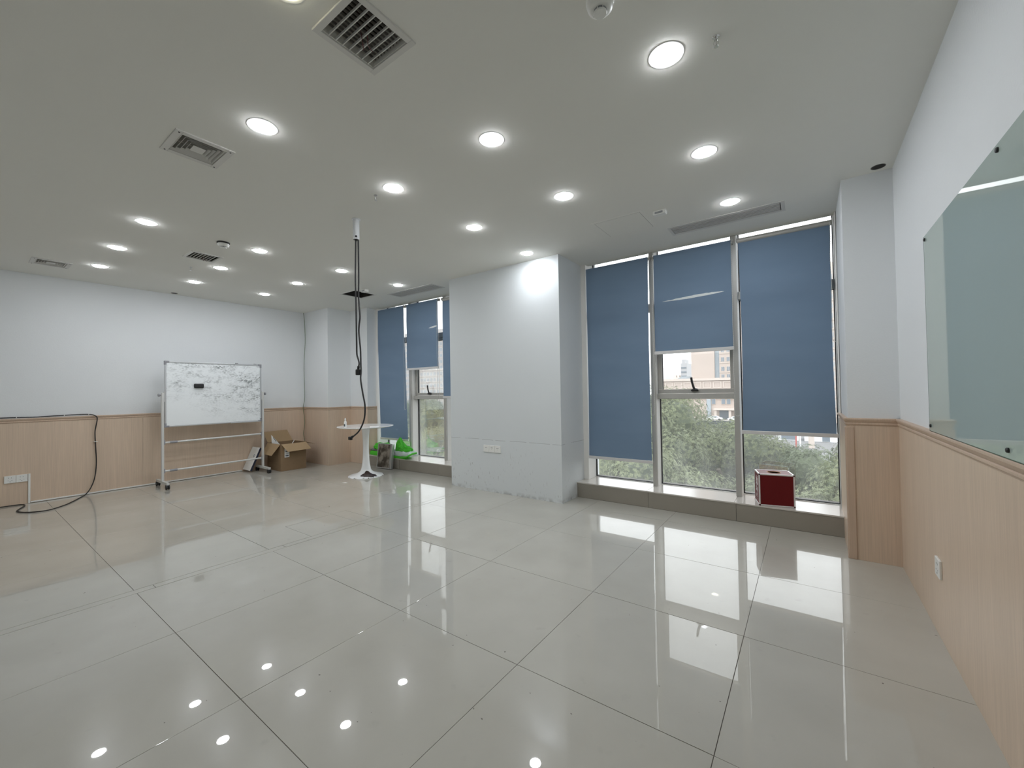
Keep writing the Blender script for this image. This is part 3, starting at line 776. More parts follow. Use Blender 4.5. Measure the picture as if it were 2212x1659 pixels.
# ceiling sensor boxes
for (x, y, l) in ((-0.958, 3.478, 'small white rectangular sensor box on the ceiling left of the right slot grille'), (-5.10, 3.50, 'small white rectangular sensor box beside the open ceiling hatch')):
    t = thing('ceiling_sensor', l, 'sensor', (x, y, ZC))
    MB().box(x - .050, y - .030, ZC - .032, x + .050, y + .030, ZC, .005).build('housing', M['white_plastic'], t)
    MB().box(x - .034, y - .0315, ZC - .027, x + .030, y - .0295, ZC - .010, .0).build('front_slot', M['grey_plastic'], t)
    MB().box(x - .054, y - .034, ZC - .004, x + .054, y + .034, ZC - .0002, .001).build('back_plate', M['white_plastic'], t)
# smoke detectors
def smoke(x, y, l, basem):
    t = thing('smoke_detector', l, 'smoke detector', (x, y, ZC))
    MB().lathe([(0, -.014), (.048, -.014), (.053, -.010), (.053, 0), (0, 0)], (x, y, ZC), 36).build('base', M[basem], t, True)
    MB().lathe([(0, -.040), (.034, -.040), (.046, -.032), (.050, -.020), (.048, -.0145), (0, -.0145)], (x, y, ZC), 36).build('body', M['white_plastic'], t, True)
    MB().lathe([(0, -.049), (.021, -.049), (.024, -.0405), (0, -.0405)], (x, y, ZC), 30).build('sensing_chamber', M['grey_plastic'], t, True)
    MB().lathe([(0, -.054), (.023, -.054), (.026, -.0495), (0, -.0495)], (x, y, ZC), 30).build('chamber_cap', M['white_plastic'], t, True)
    for k in range(8):
        a = 2 * PI * k / 8
        MB().cyl((x + .0245 * math.cos(a), y + .0245 * math.sin(a), ZC - .041), (x + .0265 * math.cos(a), y + .0265 * math.sin(a), ZC - .052), .0016, n=6).build('rib', M['white_plastic'], t)
smoke(-0.603, 1.448, 'round smoke detector at the top edge of the picture', 'white_plastic')
smoke(-4.545, 1.560, 'round smoke detector with a black base far back on the ceiling', 'black')
# sprinklers
def sprink(x, y, l):
    t = thing('sprinkler_head', l, 'sprinkler', (x, y, ZC))
    MB().lathe([(0, -.004), (.012, -.004), (.015, 0), (0, 0)], (x, y, ZC), 24).build('escutcheon', M['chrome'], t, True)
    MB().cyl((x, y, ZC - .003), (x, y, ZC - .014), .0065, n=16).build('threaded_stem', M['chrome'], t)
    for s_ in (-1, 1):
        MB().tube([(x + s_ * .005, y, ZC - .013), (x + s_ * .0085, y, ZC - .021), (x + s_ * .008, y, ZC - .031), (x + s_ * .003, y, ZC - .039)], .0017, 8).build('yoke_arm', M['chrome'], t)
    MB().cyl((x, y, ZC - .014), (x, y, ZC - .037), .0018, n=10).build('glass_bulb', M['red_bulb'], t)
    MB().lathe([(0, -.042), (.0085, -.042), (.0105, -.040), (.003, -.039), (0, -.039)], (x, y, ZC), 20).build('deflector', M['chrome'], t)
sprink(-0.276, 1.895, 'chrome sprinkler head right of the nearest big lamp')
sprink(-2.583, 1.872, 'chrome sprinkler head above the hanging cable pipe')
sprink(-5.70, 1.632, 'chrome sprinkler head in front of the far slatted grille')

# ------------------------------------------------------------------ roller blinds
SURF = {}
def blind(label, x0, x1, ztop, zbot, skew=0.0, roll_visible=False, chain=None, wave=0.006, lean=0.0, seed=0, narrow=0.0):
    Y = 4.435
    t = thing('roller_blind', label, 'blind', ((x0 + x1) / 2, Y, ztop))
    nx, nz = 16, 44
    vs = []; fs = []
    r_ = random.Random(seed)
    ph = [r_.uniform(0, 6.28) for _ in range(5)]
    zt = ztop - (.052 if roll_visible else 0.0)
    def bulge(tx, tz):
        return wave * tz * (math.sin(tx * 7 + ph[0]) * math.sin(tz * 3.1 + ph[1]) + .5 * math.sin(tx * 13 + ph[2] + tz * 5)) * math.sin(PI * min(1, tz * 1.0)) \
            + wave * .35 * math.sin(tz * 20 + ph[3]) * (1 - tz)
    SURF[t.name] = lambda x, z: Y + bulge((x - x0 - skew * (zt - z) / (zt - zbot)) / (x1 - x0), (zt - z) / (zt - zbot))
    for j in range(nz + 1):
        tz = j / nz
        z = zt + (zbot - zt) * tz
        for i in range(nx + 1):
            tx = i / nx
            x = x0 + (x1 - x0) * tx + skew * tz + narrow * math.sin(PI * tz) * (1 - 2 * tx)
            dy = bulge(tx, tz)
            vs.append((x, Y + dy, z))
    n1 = nx + 1
    for j in range(nz):
        for i in range(nx):
            fs.append((j * n1 + i, j * n1 + i + 1, (j + 1) * n1 + i + 1, (j + 1) * n1 + i))
    fab = MB().add(vs, fs).build('fabric', M['blind'], t, True)
    MB().cyl((x0 - .008, Y + .020, ztop - (.026 if roll_visible else .017)), (x1 + .008, Y + .020, ztop - (.026 if roll_visible else .017)), (.0245 if roll_visible else .016), n=20).build('roller_tube', M['grey_plastic' if not roll_visible else 'alu'], t, True)
    for xx in (x0 - .016, x1 + .009):
        MB().box(xx, Y - .012, ztop - .036, xx + .007, 4.478, ztop + .004, .001).build('bracket', M['alu'], t)
    MB().box(x0 + skew - .010, Y - .008, zbot - .030, x1 + skew + .010, Y + .008, zbot + .003, .003).build('bottom_bar', M['alu_bright'], t)
    if chain:
        cx, zb = chain
        h = .020
        pts = [(cx - h, Y - .018, ztop - .02)]
        n_ = max(4, int((ztop - zb) / .022))
        for k in range(1, n_): pts.append((cx - h + (.002 * math.sin(k * .3)), Y - .018, ztop - .02 + (zb + .03 - ztop + .02) * k / n_))
        for k in range(7):
            a = PI + PI * k / 6
            pts.append((cx + h * math.cos(a), Y - .018, zb + .02 + .02 * math.sin(a)))
        for k in range(1, n_): pts.append((cx + h, Y - .018, zb + .03 + (ztop - .02 - zb - .03) * k / n_))
        MB().tube(pts, .0028, 6, sub=2, beads=1).build('pull_chain', M['chain'], t)
    return t
blind('slate blue blind nearest the white pier in the right window, lowered almost to the sill', -2.092, -1.362, 2.652, .447, chain=(-1.335, .94), seed=1, narrow=0.006)
b2 = blind('slate blue blind with a torn white slit, stopping above the tilting sash', -1.300, -.564, 2.652, 1.617, chain=(-.537, .95), seed=2, wave=.008)
blind('wide slate blue blind above the red box, its grey roller tube showing', -.500, .198, 2.658, .812, skew=.004, roll_visible=True, chain=(.213, 1.60), seed=3, wave=.007, narrow=.010)
blind('slate blue blind next to the left corner pier, hanging crooked down to the green bags', -6.118, -5.405, 2.672, .452, skew=.085, chain=(-5.36, .94), seed=4)
b5 = blind('short slate blue blind with a small white tear in the left window', -5.330, -4.598, 2.670, 1.619, skew=.006, chain=(-4.58, 1.0), seed=5)
blind('slate blue blind half hidden behind the white pier', -4.490, -3.83, 2.664, 1.160, roll_visible=True, seed=6)
# the slit: ragged white sliver where the coating peeled
def sliver(x0, x1, zc0, zc1, h, y, parent, seed):
    r_ = random.Random(seed); n_ = 26
    fy = lambda x, z: SURF[parent.name](x, z) - .0018
    up = []; dn = []
    for k in range(n_ + 1):
        t_ = k / n_
        x = x0 + (x1 - x0) * t_; z = zc0 + (zc1 - zc0) * t_
        e = (math.sin(PI * t_ ** 1.25) ** .8) * h * .5
        zu = z + e + (r_.uniform(-.2, 1) * h * .16 if 0 < k < n_ else 0)
        up.append((x, fy(x, zu), zu))
        zd = z - e + (r_.uniform(-1, .3) * h * .05 if 0 < k < n_ else 0)
        dn.append((x, fy(x, zd), zd))
    vs = up + dn + [(x, y_ + .001, z) for x, y_, z in up] + [(x, y_ + .001, z) for x, y_, z in dn]
    q = n_ + 1
    fs = [(k, k + 1, q + k + 1, q + k) for k in range(n_)] + [(2 * q + k, 3 * q + k, 3 * q + k + 1, 2 * q + k + 1) for k in range(n_)]
    return MB().add(vs, fs).build('torn_patch', M['torn'], parent)
sliver(-1.222, -.625, 2.142, 2.164, .024, 4.4245, b2, 3)
sliver(-4.80, -4.61, 2.232, 2.252, .026, 4.4265, b5, 5)

# ------------------------------------------------------------------ mobile whiteboard
wx = -7.05
wb = thing('mobile_whiteboard', 'smeared whiteboard on a grey wheeled stand in front of the left wall', 'whiteboard', (wx, 2.32, 0))
y0, y1, z0, z1 = 1.722, 2.932, .806, 1.706
bd = MB().box(wx - .008, y0 + .012, z0 + .012, wx + .006, y1 - .012, z1 - .012).build('writing_board', M['board'], wb, off=(wx, 0, 0))
bd.location = (0, -2.32, 0)
fr_ = MB()
fr_.box(wx - .012, y0, z1 - .020, wx + .012, y1, z1, .003).box(wx - .012, y0, z0, wx + .012, y1, z0 + .020, .003)
fr_.box(wx - .012, y0, z0 + .02, wx + .012, y0 + .020, z1 - .02, .003).box(wx - .012, y1 - .020, z0 + .02, wx + .012, y1, z1 - .02, .003)
fo = fr_.build('aluminium_frame', M['steel'], wb)
for yy, s_ in ((y0, 1), (y1, -1)):
    for zz, q in ((z0, 1), (z1, -1)):
        MB().box(wx - .014, yy - s_ * .003, zz - q * .003, wx + .014, yy + s_ * .052, zz + q * .022, .003).box(wx - .014, yy - s_ * .003, zz + q * .022, wx + .014, yy + s_ * .022, zz + q * .052, .003).build('corner_cap', M['cap'], fo)
for yy in (2.588, 2.846): MB().box(wx - .010, yy - .018, z1, wx + .010, yy + .018, z1 + .010, .002).build('clip', M['cap'], fo)
MB().box(wx + .012, 2.50, z0 - .004, wx + .022, 2.90, z0 + .010, .002).build('pen_ledge', M['steel'], fo)
# faint ellipse drawn on the board
pts = [(wx + .0068, 1.915 + .092 * math.cos(a), 1.345 + .066 * math.sin(a)) for a in [2 * PI * k / 40 for k in range(33)]]
MB().tube(pts, .0009, 5, sub=1).build('pen_ellipse', M['pen'], bd, off=(wx, 0, 0))
pts = [(wx + .0068, 2.895 - .05 * (1 - math.cos(k * .22)), 1.36 - .045 * k) for k in range(9)]
MB().tube(pts + [(wx + .0068, 2.875, .985), (wx + .0068, 2.855, .99)], .0010, 5, sub=3).build('pen_curve', M['pen'], bd, off=(wx, 0, 0))
MB().tube([(wx + .0068, 2.60, 1.49), (wx + .0068, 2.66, 1.56), (wx + .0068, 2.735, 1.66)], .0012, 5, sub=3).build('pen_stroke', M['pen'], bd, off=(wx, 0, 0))
for yy, s_ in ((1.702, -1), (2.952, 1)):
    MB().box(wx - .020, yy - .014, .075, wx + .020, yy + .014, 1.272, .004).build('post', M['steel_paint'], wb)
    MB().box(wx - .018, yy + s_ * -.015, 1.15, wx + .018, yy - s_ * .022, 1.29, .002).build('pivot_plate', M['steel_paint'], wb)
    MB().cyl((wx, yy + s_ * .014, 1.243), (wx, yy + s_ * .030, 1.243), .008, n=12).lathe([(0, 0), (.020, 0), (.022, .008 * s_), (.020, .018 * s_), (0, .020 * s_)], (wx, yy + s_ * .028, 1.243), 14, 'y').build('clamp_knob', M['cap'], wb, True)
    ft = MB().box(wx - .225, yy - .016, .056, wx + .235, yy + .016, .090, .003).build('foot', M['steel_paint'], wb)
    for dx in (-.20, .215):
        c_ = (wx + dx, yy, .030)
        MB().cyl((c_[0], yy - .020, .030), (c_[0], yy - .006, .030), .030, n=20).cyl((c_[0], yy + .006, .030), (c_[0], yy + .020, .030), .030, n=20) \
            .box(c_[0] - .018, yy - .022, .036, c_[0] + .018, yy + .022, .058, .004).build('caster', M['black'], ft)
for zz in (.602, .218):
    MB().cyl((wx, 1.716, zz - .004), (wx, 2.938, zz + .004), .0125, n=14).build('cross_rail', M['steel_paint'], wb, True)
    MB().cyl((wx, 1.782, zz - .003), (wx, 1.862, zz - .003), .0165, n=14).build('rail_sleeve', M['cap'], wb, True)
    for yy in (1.722, 2.932): MB().box(wx - .016, yy - .007, zz - .030, wx + .016, yy + .007, zz + .030, .002).build('rail_bracket', M['cap'], wb)
er = MB().box(wx + .0065, 2.047, 1.336, wx + .038, 2.163, 1.398, .012).build('board_eraser', M['black'])
er2 = MB().box(wx + .0062, 2.049, 1.343, wx + .012, 2.161, 1.389, .002)
tag(er, 'black magnetic eraser stuck on the whiteboard', 'eraser')

# ------------------------------------------------------------------ cardboard box and cartons
bx = thing('cardboard_box', 'open brown cardboard box with raised flaps beside the whiteboard', 'box', (-7.02, 3.32, 0))
X0, X1, Y0, Y1, H, T = -7.245, -6.792, 3.108, 3.512, .430, .005
MB().box(X0, Y0, .001, X1, Y0 + T, H).build('side_wall', M['card_out'], bx)
MB().box(X0, Y1 - T, .001, X1, Y1, H).build('side_wall', M['card_out'], bx)
MB().box(X1 - T, Y0 + T, .001, X1, Y1 - T, H).build('side_wall', M['card_out'], bx)
MB().box(X0, Y0 + T, .001, X0 + T, Y1 - T, H).build('side_wall', M['card_out'], bx)
MB().box(X0 + T, Y0 + T, .001, X1 - T, Y1 - T, .008).build('base', M['card_in'], bx)
def flap(a, b, c, d):
    n_ = (Vector(b) - Vector(a)).cross(Vector(d) - Vector(a)).normalized() * .004
    q = [Vector(p) for p in (a, b, c, d)]
    MB().add([p for p in q] + [p + n_ for p in q], [(0, 1, 2, 3), (7, 6, 5, 4), (0, 4, 5, 1), (1, 5, 6, 2), (2, 6, 7, 3), (3, 7, 4, 0)]).build('flap', M['card_in'], bx)
flap((X1, Y0 + .01, H), (X1, Y1, H), (X1 + .115, Y1 + .025, H - .105), (X1 + .115, Y0 + .055, H - .115))
flap((X0, Y0, H), (X0, Y1, H), (X0 - .075, Y1 - .06, H + .185), (X0 - .075, Y0 - .035, H + .175))
flap((X1 - .01, Y0, H), (X0 + .01, Y0, H), (X0 + .04, Y0 - .110, H - .165), (X1 - .055, Y0 - .115, H - .170))
flap((X0 + .01, Y1, H), (X1 - .01, Y1, H), (X1 - .03, Y1 + .165, H - .055), (X0 + .04, Y1 + .16, H - .03))
MB().box(X1 + .0005, 3.165, .215, X1 + .0016, 3.240, .390).build('shipping_label', M['paper'], bx)
lb = MB()
for k, (zz, hh) in enumerate(((.232, .018), (.262, .004), (.275, .004), (.30, .012))): lb.box(X1 + .0017, 3.178, zz, X1 + .0022, 3.228, zz + hh)
lb.build('label_print', M['print'], bx)
# white card sticking out of the box
def slab(name, label, cat, corners, th, m, back=None):
    q = [Vector(p) for p in corners]
    n_ = (q[1] - q[0]).cross(q[3] - q[0]).normalized() * th
    t = thing(name, label, cat, tuple(sum(q, Vector()) / 4 if False else q[0]))
    f = MB().add([p for p in q] + [p - n_ for p in q], [(0, 1, 2, 3), (7, 6, 5, 4), (0, 4, 5, 1), (1, 5, 6, 2), (2, 6, 7, 3), (3, 7, 4, 0)])
    f.build('cover', M[m], t)
    return t, q, n_
t, q, n_ = slab('white_carton', 'white printed card corner poking out of the open cardboard box', 'carton',
                [(-7.10, 3.095 + .01, .565), (-7.10, 3.005 + .11, .40), (-7.10, 3.17, .33), (-7.10, 3.235, .40)], .012, 'paper')
MB().prism([(3.128, .520), (3.133, .528), (3.182, .452), (3.176, .447)], 'x', -7.0999, -7.0985).build('printed_line', M['print'], t)
# white stick poking out
tag(MB().tube([(-7.02, 3.36, .34), (-7.04, 3.44, .452)], .006, 8, sub=1).build('white_stick', M['paper']), 'thin white stick poking out of the cardboard box', 'stick')
# thin white carton leaning on the box
t = thing('white_carton', 'flat white carton with dark edge leaning between whiteboard foot and cardboard box', 'carton', (-7.26, 2.80, 0))
A, B_ = Vector((-7.395, 2.795, .004)), Vector((-7.125, 2.795, .004))
up_ = Vector((0, .148, .350)); th = Vector((0, .028 * .350 / .38, -.028 * .148 / .38))
q = [A + Vector((0, 0, .028)), B_ + Vector((0, 0, .028)), B_ + up_ + Vector((0, 0, .024)), A + up_ + Vector((0, 0, .024))]
MB().add(q + [p + th for p in q], [(0, 1, 2, 3), (7, 6, 5, 4), (0, 4, 5, 1), (2, 6, 7, 3), (3, 7, 4, 0)]).build('carton_body', M['paper'], t)
q2 = [q[1], q[2], q[2] + th, q[1] + th]
MB().add(q2 + [p + Vector((.0015, 0, 0)) for p in q2], [(0, 1, 2, 3), (7, 6, 5, 4), (0, 4, 5, 1), (1, 5, 6, 2), (2, 6, 7, 3), (3, 7, 4, 0)]).build('dark_edge', M['navy'], t)
nn_ = up_.cross(Vector((1, 0, 0))).normalized()
cc = (q[0] + q[1]) / 2 + up_ * .62 + Vector((.06, 0, 0))
uu = Vector((1, 0, 0)); vv = up_.normalized()
if nn_.y > 0: nn_ = -nn_
ring = [cc + nn_ * .0012 + uu * .018 * math.cos(a) + vv * .022 * math.sin(a) for a in [2 * PI * k / 20 for k in range(21)]]
MB().tube(ring, .003, 5, sub=1).build('printed_ring', M['print'], t)

# ------------------------------------------------------------------ round table
tx, ty = -5.344, 3.659
tb = thing('round_pedestal_table', 'small round white pedestal table with a chipped trumpet foot', 'table', (tx, ty, 0))
MB().lathe([(0, .712), (.30, .712), (.375, .722), (.398, .731), (.400, .736), (.396, .740), (0, .740)], (tx, ty, 0), 72).build('tabletop', M['table'], tb, True)
MB().lathe([(.062, .711), (.058, .69), (.050, .62), (.044, .52), (.042, .43), (.043, .34), (.048, .25), (.056, .17), (.066, .115), (.072, .095)], (tx, ty, 0), 40).build('stem', M['table'], tb, True)
MB().lathe([(.072, .0955), (.080, .078), (.100, .058), (.130, .042), (.170, .029), (.215, .017), (.246, .009), (.252, .004), (.252, 0), (0, 0)], (tx, ty, 0), 64).build('foot', M['table_base'], tb, True)
# spray bottle
sx_, sy_ = -5.34, 3.325
sb = thing('spray_bottle', 'tiny white spray bottle on the round table', 'bottle', (sx_, sy_, .740))
MB().lathe([(0, 0), (.0165, 0), (.018, .004), (.018, .075), (.016, .084), (.009, .092), (.009, .097), (0, .097)], (sx_, sy_, .740), 24).build('bottle_body', M['white_plastic'], sb, True)
MB().lathe([(0, .097), (.011, .097), (.011, .113), (.007, .118), (.006, .136), (0, .137)], (sx_, sy_, .740), 20).build('spray_cap', M['white_plastic'], sb, True)
MB().prism([(.0182 * math.cos(a), .0182 * math.sin(a)) for a in [-2.3 + k * .12 for k in range(15)]] + [(.0186 * math.cos(a), .0186 * math.sin(a)) for a in [-2.3 + k * .12 for k in range(14, -1, -1)]], 'z', .015, .050).build('label', M['print'], sb, off=(0, 0, 0))
pp = MB().prism([(-5.13, 3.58), (-4.985, 3.48), (-4.955, 3.60), (-5.085, 3.70)], 'z', .7405, .7415).build('paper_sheet', M['paper'])
tag(pp, 'thin paper sheet lying on the round table', 'paper')
pp = MB().prism([(-5.19, 3.17), (-5.14, 3.19), (-5.135, 3.225), (-5.175, 3.215)], 'z', .0005, .0018).build('paper_scrap', M['paper'])
tag(pp, 'tiny white paper scrap on the floor in front of the round table', 'paper')

# ------------------------------------------------------------------ leaning plaque and green bags
pl = thing('pewter_plaque', 'dark pewter relief plaque box leaning on the sill step', 'plaque', (-5.55, 4.17, 0))
import mathutils
def leanbox(mb, x0, x1, zz0, zz1, d0, d1, rot=.0):
    # local box x along width, z up, y depth, leaned back by 6 deg and turned a little
    R_ = Matrix.Rotation(math.radians(5), 4, 'Z') @ Matrix.Rotation(math.radians(-6), 4, 'X')
    b = MB().box(x0, d0, zz0, x1, d1, zz1, .003)
    mb.add([tuple(R_ @ Vector(p) + Vector((-5.565, 4.135, .006))) for p in b.v], b.f)
    return mb
leanbox(MB(), -.165, .165, 0, .395, .004, .045).build('back_case', M['steel'], pl)
leanbox(MB(), -.153, .122, .014, .383, -.003, .003).build('relief_panel', M['tin'], pl)
fr_ = MB()
for a in ((-.165, .165, .383, .395), (-.165, .165, 0, .014), (-.165, -.153, .014, .383), (.122, .134, .014, .383), (.144, .165, .014, .383)): leanbox(fr_, *a, -.008, .003)
fr_.build('rim', M['steel'], pl)

def cloth(name, label, cx, cy, z0, rx, ry, h, m, seed, peak=None, group=None, parts=None, folds=7, rot=0):
    """a crumpled folded bag: lumpy closed shell with sharp creases, flat underneath"""
    t = thing(name, label, 'bag', (cx, cy, z0), group)
    r_ = random.Random(seed)
    nu, nv = 22, 7
    ks = [(r_.uniform(2, folds), r_.uniform(0, 6.28), r_.uniform(.4, 1)) for _ in range(5)]
    vs = []
    for j in range(nv + 1):
        ph = (PI / 2) * j / nv
        for i in range(nu):
            a = 2 * PI * i / nu
            c_ = sum(w_ * abs(math.sin(k * a * .5 + p + ph * 2)) for k, p, w_ in ks) / 3
            rr = (0.78 + .32 * c_) * math.cos(ph) ** .55 if j < nv else 0
            zz = h * math.sin(ph) ** .8 * (0.70 + .45 * c_ * math.sin(ph * 1.0 + .4))
            x = rx * rr * math.cos(a); y = ry * rr * math.sin(a)
            if peak:
                d_ = math.hypot((x - peak[0]) / rx, (y - peak[1]) / ry)
                zz += peak[2] * max(0, 1 - d_ * peak[3]) * math.sin(ph)
            x, y = x * math.cos(rot) - y * math.sin(rot), x * math.sin(rot) + y * math.cos(rot)
            jt = .010 if 0 < j < nv else .002
            vs.append((cx + x + r_.uniform(-jt, jt), cy + y + r_.uniform(-jt, jt), z0 + .002 + max(0, zz + (r_.uniform(-jt, jt) if j else 0))))
    fs = [(j * nu + i, j * nu + (i + 1) % nu, (j + 1) * nu + (i + 1) % nu, (j + 1) * nu + i) for j in range(nv) for i in range(nu)]
    fs.append(tuple(range(nu - 1, -1, -1)))
    MB().add(vs, fs).build('crumpled_cloth', M[m], t)
    return t
# grey sheet, green bags, white-and-green bag on the left sill
def slabcloth(name, label, pts, z0, z1, m, seed, sub=4, amp=.013, group=None, cat='bag'):
    t = thing(name, label, cat, (pts[0][0], pts[0][1], z0), group)
    r_ = random.Random(seed)
    P = []
    n_ = len(pts)
    for k in range(n_):
        a, b = pts[k], pts[(k + 1) % n_]
        for s_ in range(sub):
            f = s_ / sub
            P.append((a[0] + (b[0] - a[0]) * f + r_.uniform(-1, 1) * amp, a[1] + (b[1] - a[1]) * f + r_.uniform(-1, 1) * amp))
    cx = sum(p[0] for p in P) / len(P); cy = sum(p[1] for p in P) / len(P)
    vs = []; N_ = len(P)
    lay = [(1.0, z0), (1.035, z0 + (z1 - z0) * .3), (1.0, z0 + (z1 - z0) * .62), (.9, z1 - .004), (.5, z1), (.2, z1)]
    for s_, z in lay:
        for p in P:
            vs.append((cx + (p[0] - cx) * s_, cy + (p[1] - cy) * s_, z + (r_.uniform(-1, 1) * amp * .9 if z > z0 else 0.0005)))
    fs = [(j * N_ + i, j * N_ + (i + 1) % N_, (j + 1) * N_ + (i + 1) % N_, (j + 1) * N_ + i) for j in range(len(lay) - 1) for i in range(N_)]
    fs += [tuple(range(N_ - 1, -1, -1)), tuple(range((len(lay) - 1) * N_, len(lay) * N_))]
    MB().add(vs, fs).build('folded_cloth', M[m], t)
    return t
slabcloth('green_bag', 'flat green cloth folded under the grey sheet, left of the plaque', [(-6.10, 4.26), (-5.60, 4.25), (-5.58, 4.42), (-6.08, 4.44)], ZS, ZS + .075, 'bag_green', 1, group='crumpled green bags')
slabcloth('grey_plastic_sheet', 'grey plastic sheet sandwiched between green bags, left of the plaque', [(-6.12, 4.27), (-5.62, 4.26), (-5.58, 4.43), (-6.10, 4.45)], ZS + .077, ZS + .105, 'bag_grey', 2, cat='sheet')
cloth('green_bag', 'bright green crumpled bag on top of the grey sheet, left of the plaque', -5.84, 4.34, ZS + .107, .24, .10, .085, 'bag_green', 4, group='crumpled green bags')
slabcloth('white_green_bag', 'white folded bag lying right of the plaque on the left sill', [(-5.52, 4.235), (-5.10, 4.225), (-5.03, 4.41), (-5.50, 4.43)], ZS + .038, ZS + .105, 'bag_white', 5)
slabcloth('green_bag', 'flat green bag under the white folded one, right of the plaque', [(-5.54, 4.235), (-5.15, 4.222), (-5.20, 4.40), (-5.52, 4.42)], ZS, ZS + .036, 'bag_green', 6, group='crumpled green bags')
# green edge wrapped round the white bag's end
gb = MB().tube([(-5.03, 4.36, ZS + .095), (-5.045, 4.27, ZS + .085), (-5.06, 4.215, ZS + .060), (-5.12, 4.212, ZS + .040), (-5.22, 4.215, ZS + .036)], .014, 5, sub=2).build('green_hem', M['bag_green'], bpy.data.objects['white_green_bag'])
cloth('green_bag', 'bright green bag standing in a peak right of the plaque', -5.34, 4.36, ZS + .105, .19, .085, .075, 'bag_green', 9, peak=(-.10, 0, .17, 1.25), group='crumpled green bags')

# ------------------------------------------------------------------ red raffle box
rbx = thing('red_raffle_box', 'red square box with silver edges and a round hole on top, on the right sill', 'box', (-.23, 4.36, ZS))
W_, D_, H_ = .273, .232, .282
ang = math.radians(13.5)
RX = Matrix.Translation((-.2565, 4.378, ZS + .001)) @ Matrix.Rotation(ang, 4, 'Z')
def rb(mb, name, m, smooth=False, parent=None):
    b = MB(); b.v = [tuple(RX @ Vector(p)) for p in mb.v]; b.f = mb.f
    return b.build(name, M[m], parent or rbx, smooth)
w2, d2, e = W_ / 2, D_ / 2, .012
rb(MB().box(-w2 + e, -d2 + .002, e, w2 - e, -d2 + .006, H_ - e), 'front_panel', 'red_panel')
rb(MB().box(-w2 + e, d2 - .006, e, w2 - e, d2 - .002, H_ - e), 'rear_panel', 'orange_core')
sp_ = rb(MB().box(-w2 + .002, -d2 + e, e, -w2 + .006, d2 - e, H_ - e), 'side_panel', 'red_panel')
rb(MB().box(w2 - .006, -d2 + e, e, w2 - .002, d2 - e, H_ - e), 'side_panel', 'red_panel')
rb(MB().box(-w2 + e, -d2 + e, .002, w2 - e, d2 - e, .006), 'bottom_panel', 'red_panel')
# top panel with a round hole
n_ = 36; R0 = .052
ring = [(R0 * math.cos(2 * PI * k / n_), R0 * math.sin(2 * PI * k / n_)) for k in range(n_)]
def sq(k):
    a = 2 * PI * k / n_; c_, s_ = math.cos(a), math.sin(a)
    m_ = 1 / max(abs(c_) / (w2 - e), abs(s_) / (d2 - e)); return (c_ * m_, s_ * m_)
vs = []; 
for z in (H_ - .006, H_ - .002):
    vs += [(p[0], p[1], z) for p in ring] + [(*sq(k), z) for k in range(n_)]
fs = []
for k in range(n_):
    j = (k + 1) % n_
    fs += [(k, j, n_ + j, n_ + k), (2 * n_ + k, 3 * n_ + k, 3 * n_ + j, 2 * n_ + j), (k, 2 * n_ + k, 2 * n_ + j, j)]
rb(MB().add(vs, fs), 'top_panel', 'red_panel')
rb(MB().lathe([(R0 - .004, H_ - .0055), (R0 - .004, H_ - .001), (R0 + .003, H_ - .001), (R0 + .003, H_ - .002), (R0, H_ - .0055)], (0, 0, 0), 36), 'hole_rim', 'orange_core')
rb(MB().box(-w2 + .02, -d2 + .02, H_ - .05, w2 - .02, d2 - .02, H_ - .049), 'inner_shade_sheet', 'dark_void')  # added dark sheet, paints the shade inside the box
for sx in (-1, 1):
    for sy in (-1, 1):
        rb(MB().box(sx * w2, sy * d2, e, sx * (w2 - e), sy * (d2 - e), H_ - e, .003), 'edge_strip', 'alu_bright')
for sy in (-1, 1):
    for z_ in (0, H_):
        s_ = 1 if z_ == 0 else -1
        rb(MB().box(-w2 + e, sy * d2, z_, w2 - e, sy * (d2 - e), z_ + s_ * e, .003), 'edge_strip', 'alu_bright')
for sx in (-1, 1):
    for z_ in (0, H_):
        s_ = 1 if z_ == 0 else -1
        rb(MB().box(sx * w2, -d2 + e, z_, sx * (w2 - e), d2 - e, z_ + s_ * e, .003), 'edge_strip', 'alu_bright')
        for sy in (-1, 1):
            rb(MB().box(sx * (w2 + .0015), sy * (d2 + .0015), z_ - s_ * .0008, sx * (w2 - e - .001), sy * (d2 - e - .001), z_ + s_ * (e + .001), .005), 'corner_cap', 'dark_red_plastic')
# white brush lettering on the left side
try:
    cu = bpy.data.curves.new('lettering', 'FONT')
    cu.body = '抽\n奖\n箱'; cu.size = .085; cu.space_line = .62; cu.extrude = .0004; cu.align_x = 'CENTER'; cu.shear = .25; cu.offset = .003
    to = bpy.data.objects.new('lettering', cu); COL.objects.link(to)
    dg = bpy.context.evaluated_depsgraph_get()
    me = bpy.data.meshes.new_from_object(to.evaluated_get(dg))
    bpy.data.objects.remove(to)
    me.materials.clear(); me.materials.append(M['white_ink'])
    # text x -> box -y, text y -> z, facing -x
    T_ = RX @ Matrix.Translation((-w2 + .0012, 0.0, .170)) @ Matrix(((0, 0, -1, 0), (-1, 0, 0, 0), (0, 1, 0, 0), (0, 0, 0, 1)))
    T_ = Matrix.Translation(-rbx.location) @ T_
    me.transform(T_)
    lo = bpy.data.objects.new('lettering', me); COL.objects.link(lo); lo.parent = rbx
except Exception as ex:
    print('lettering failed', ex)

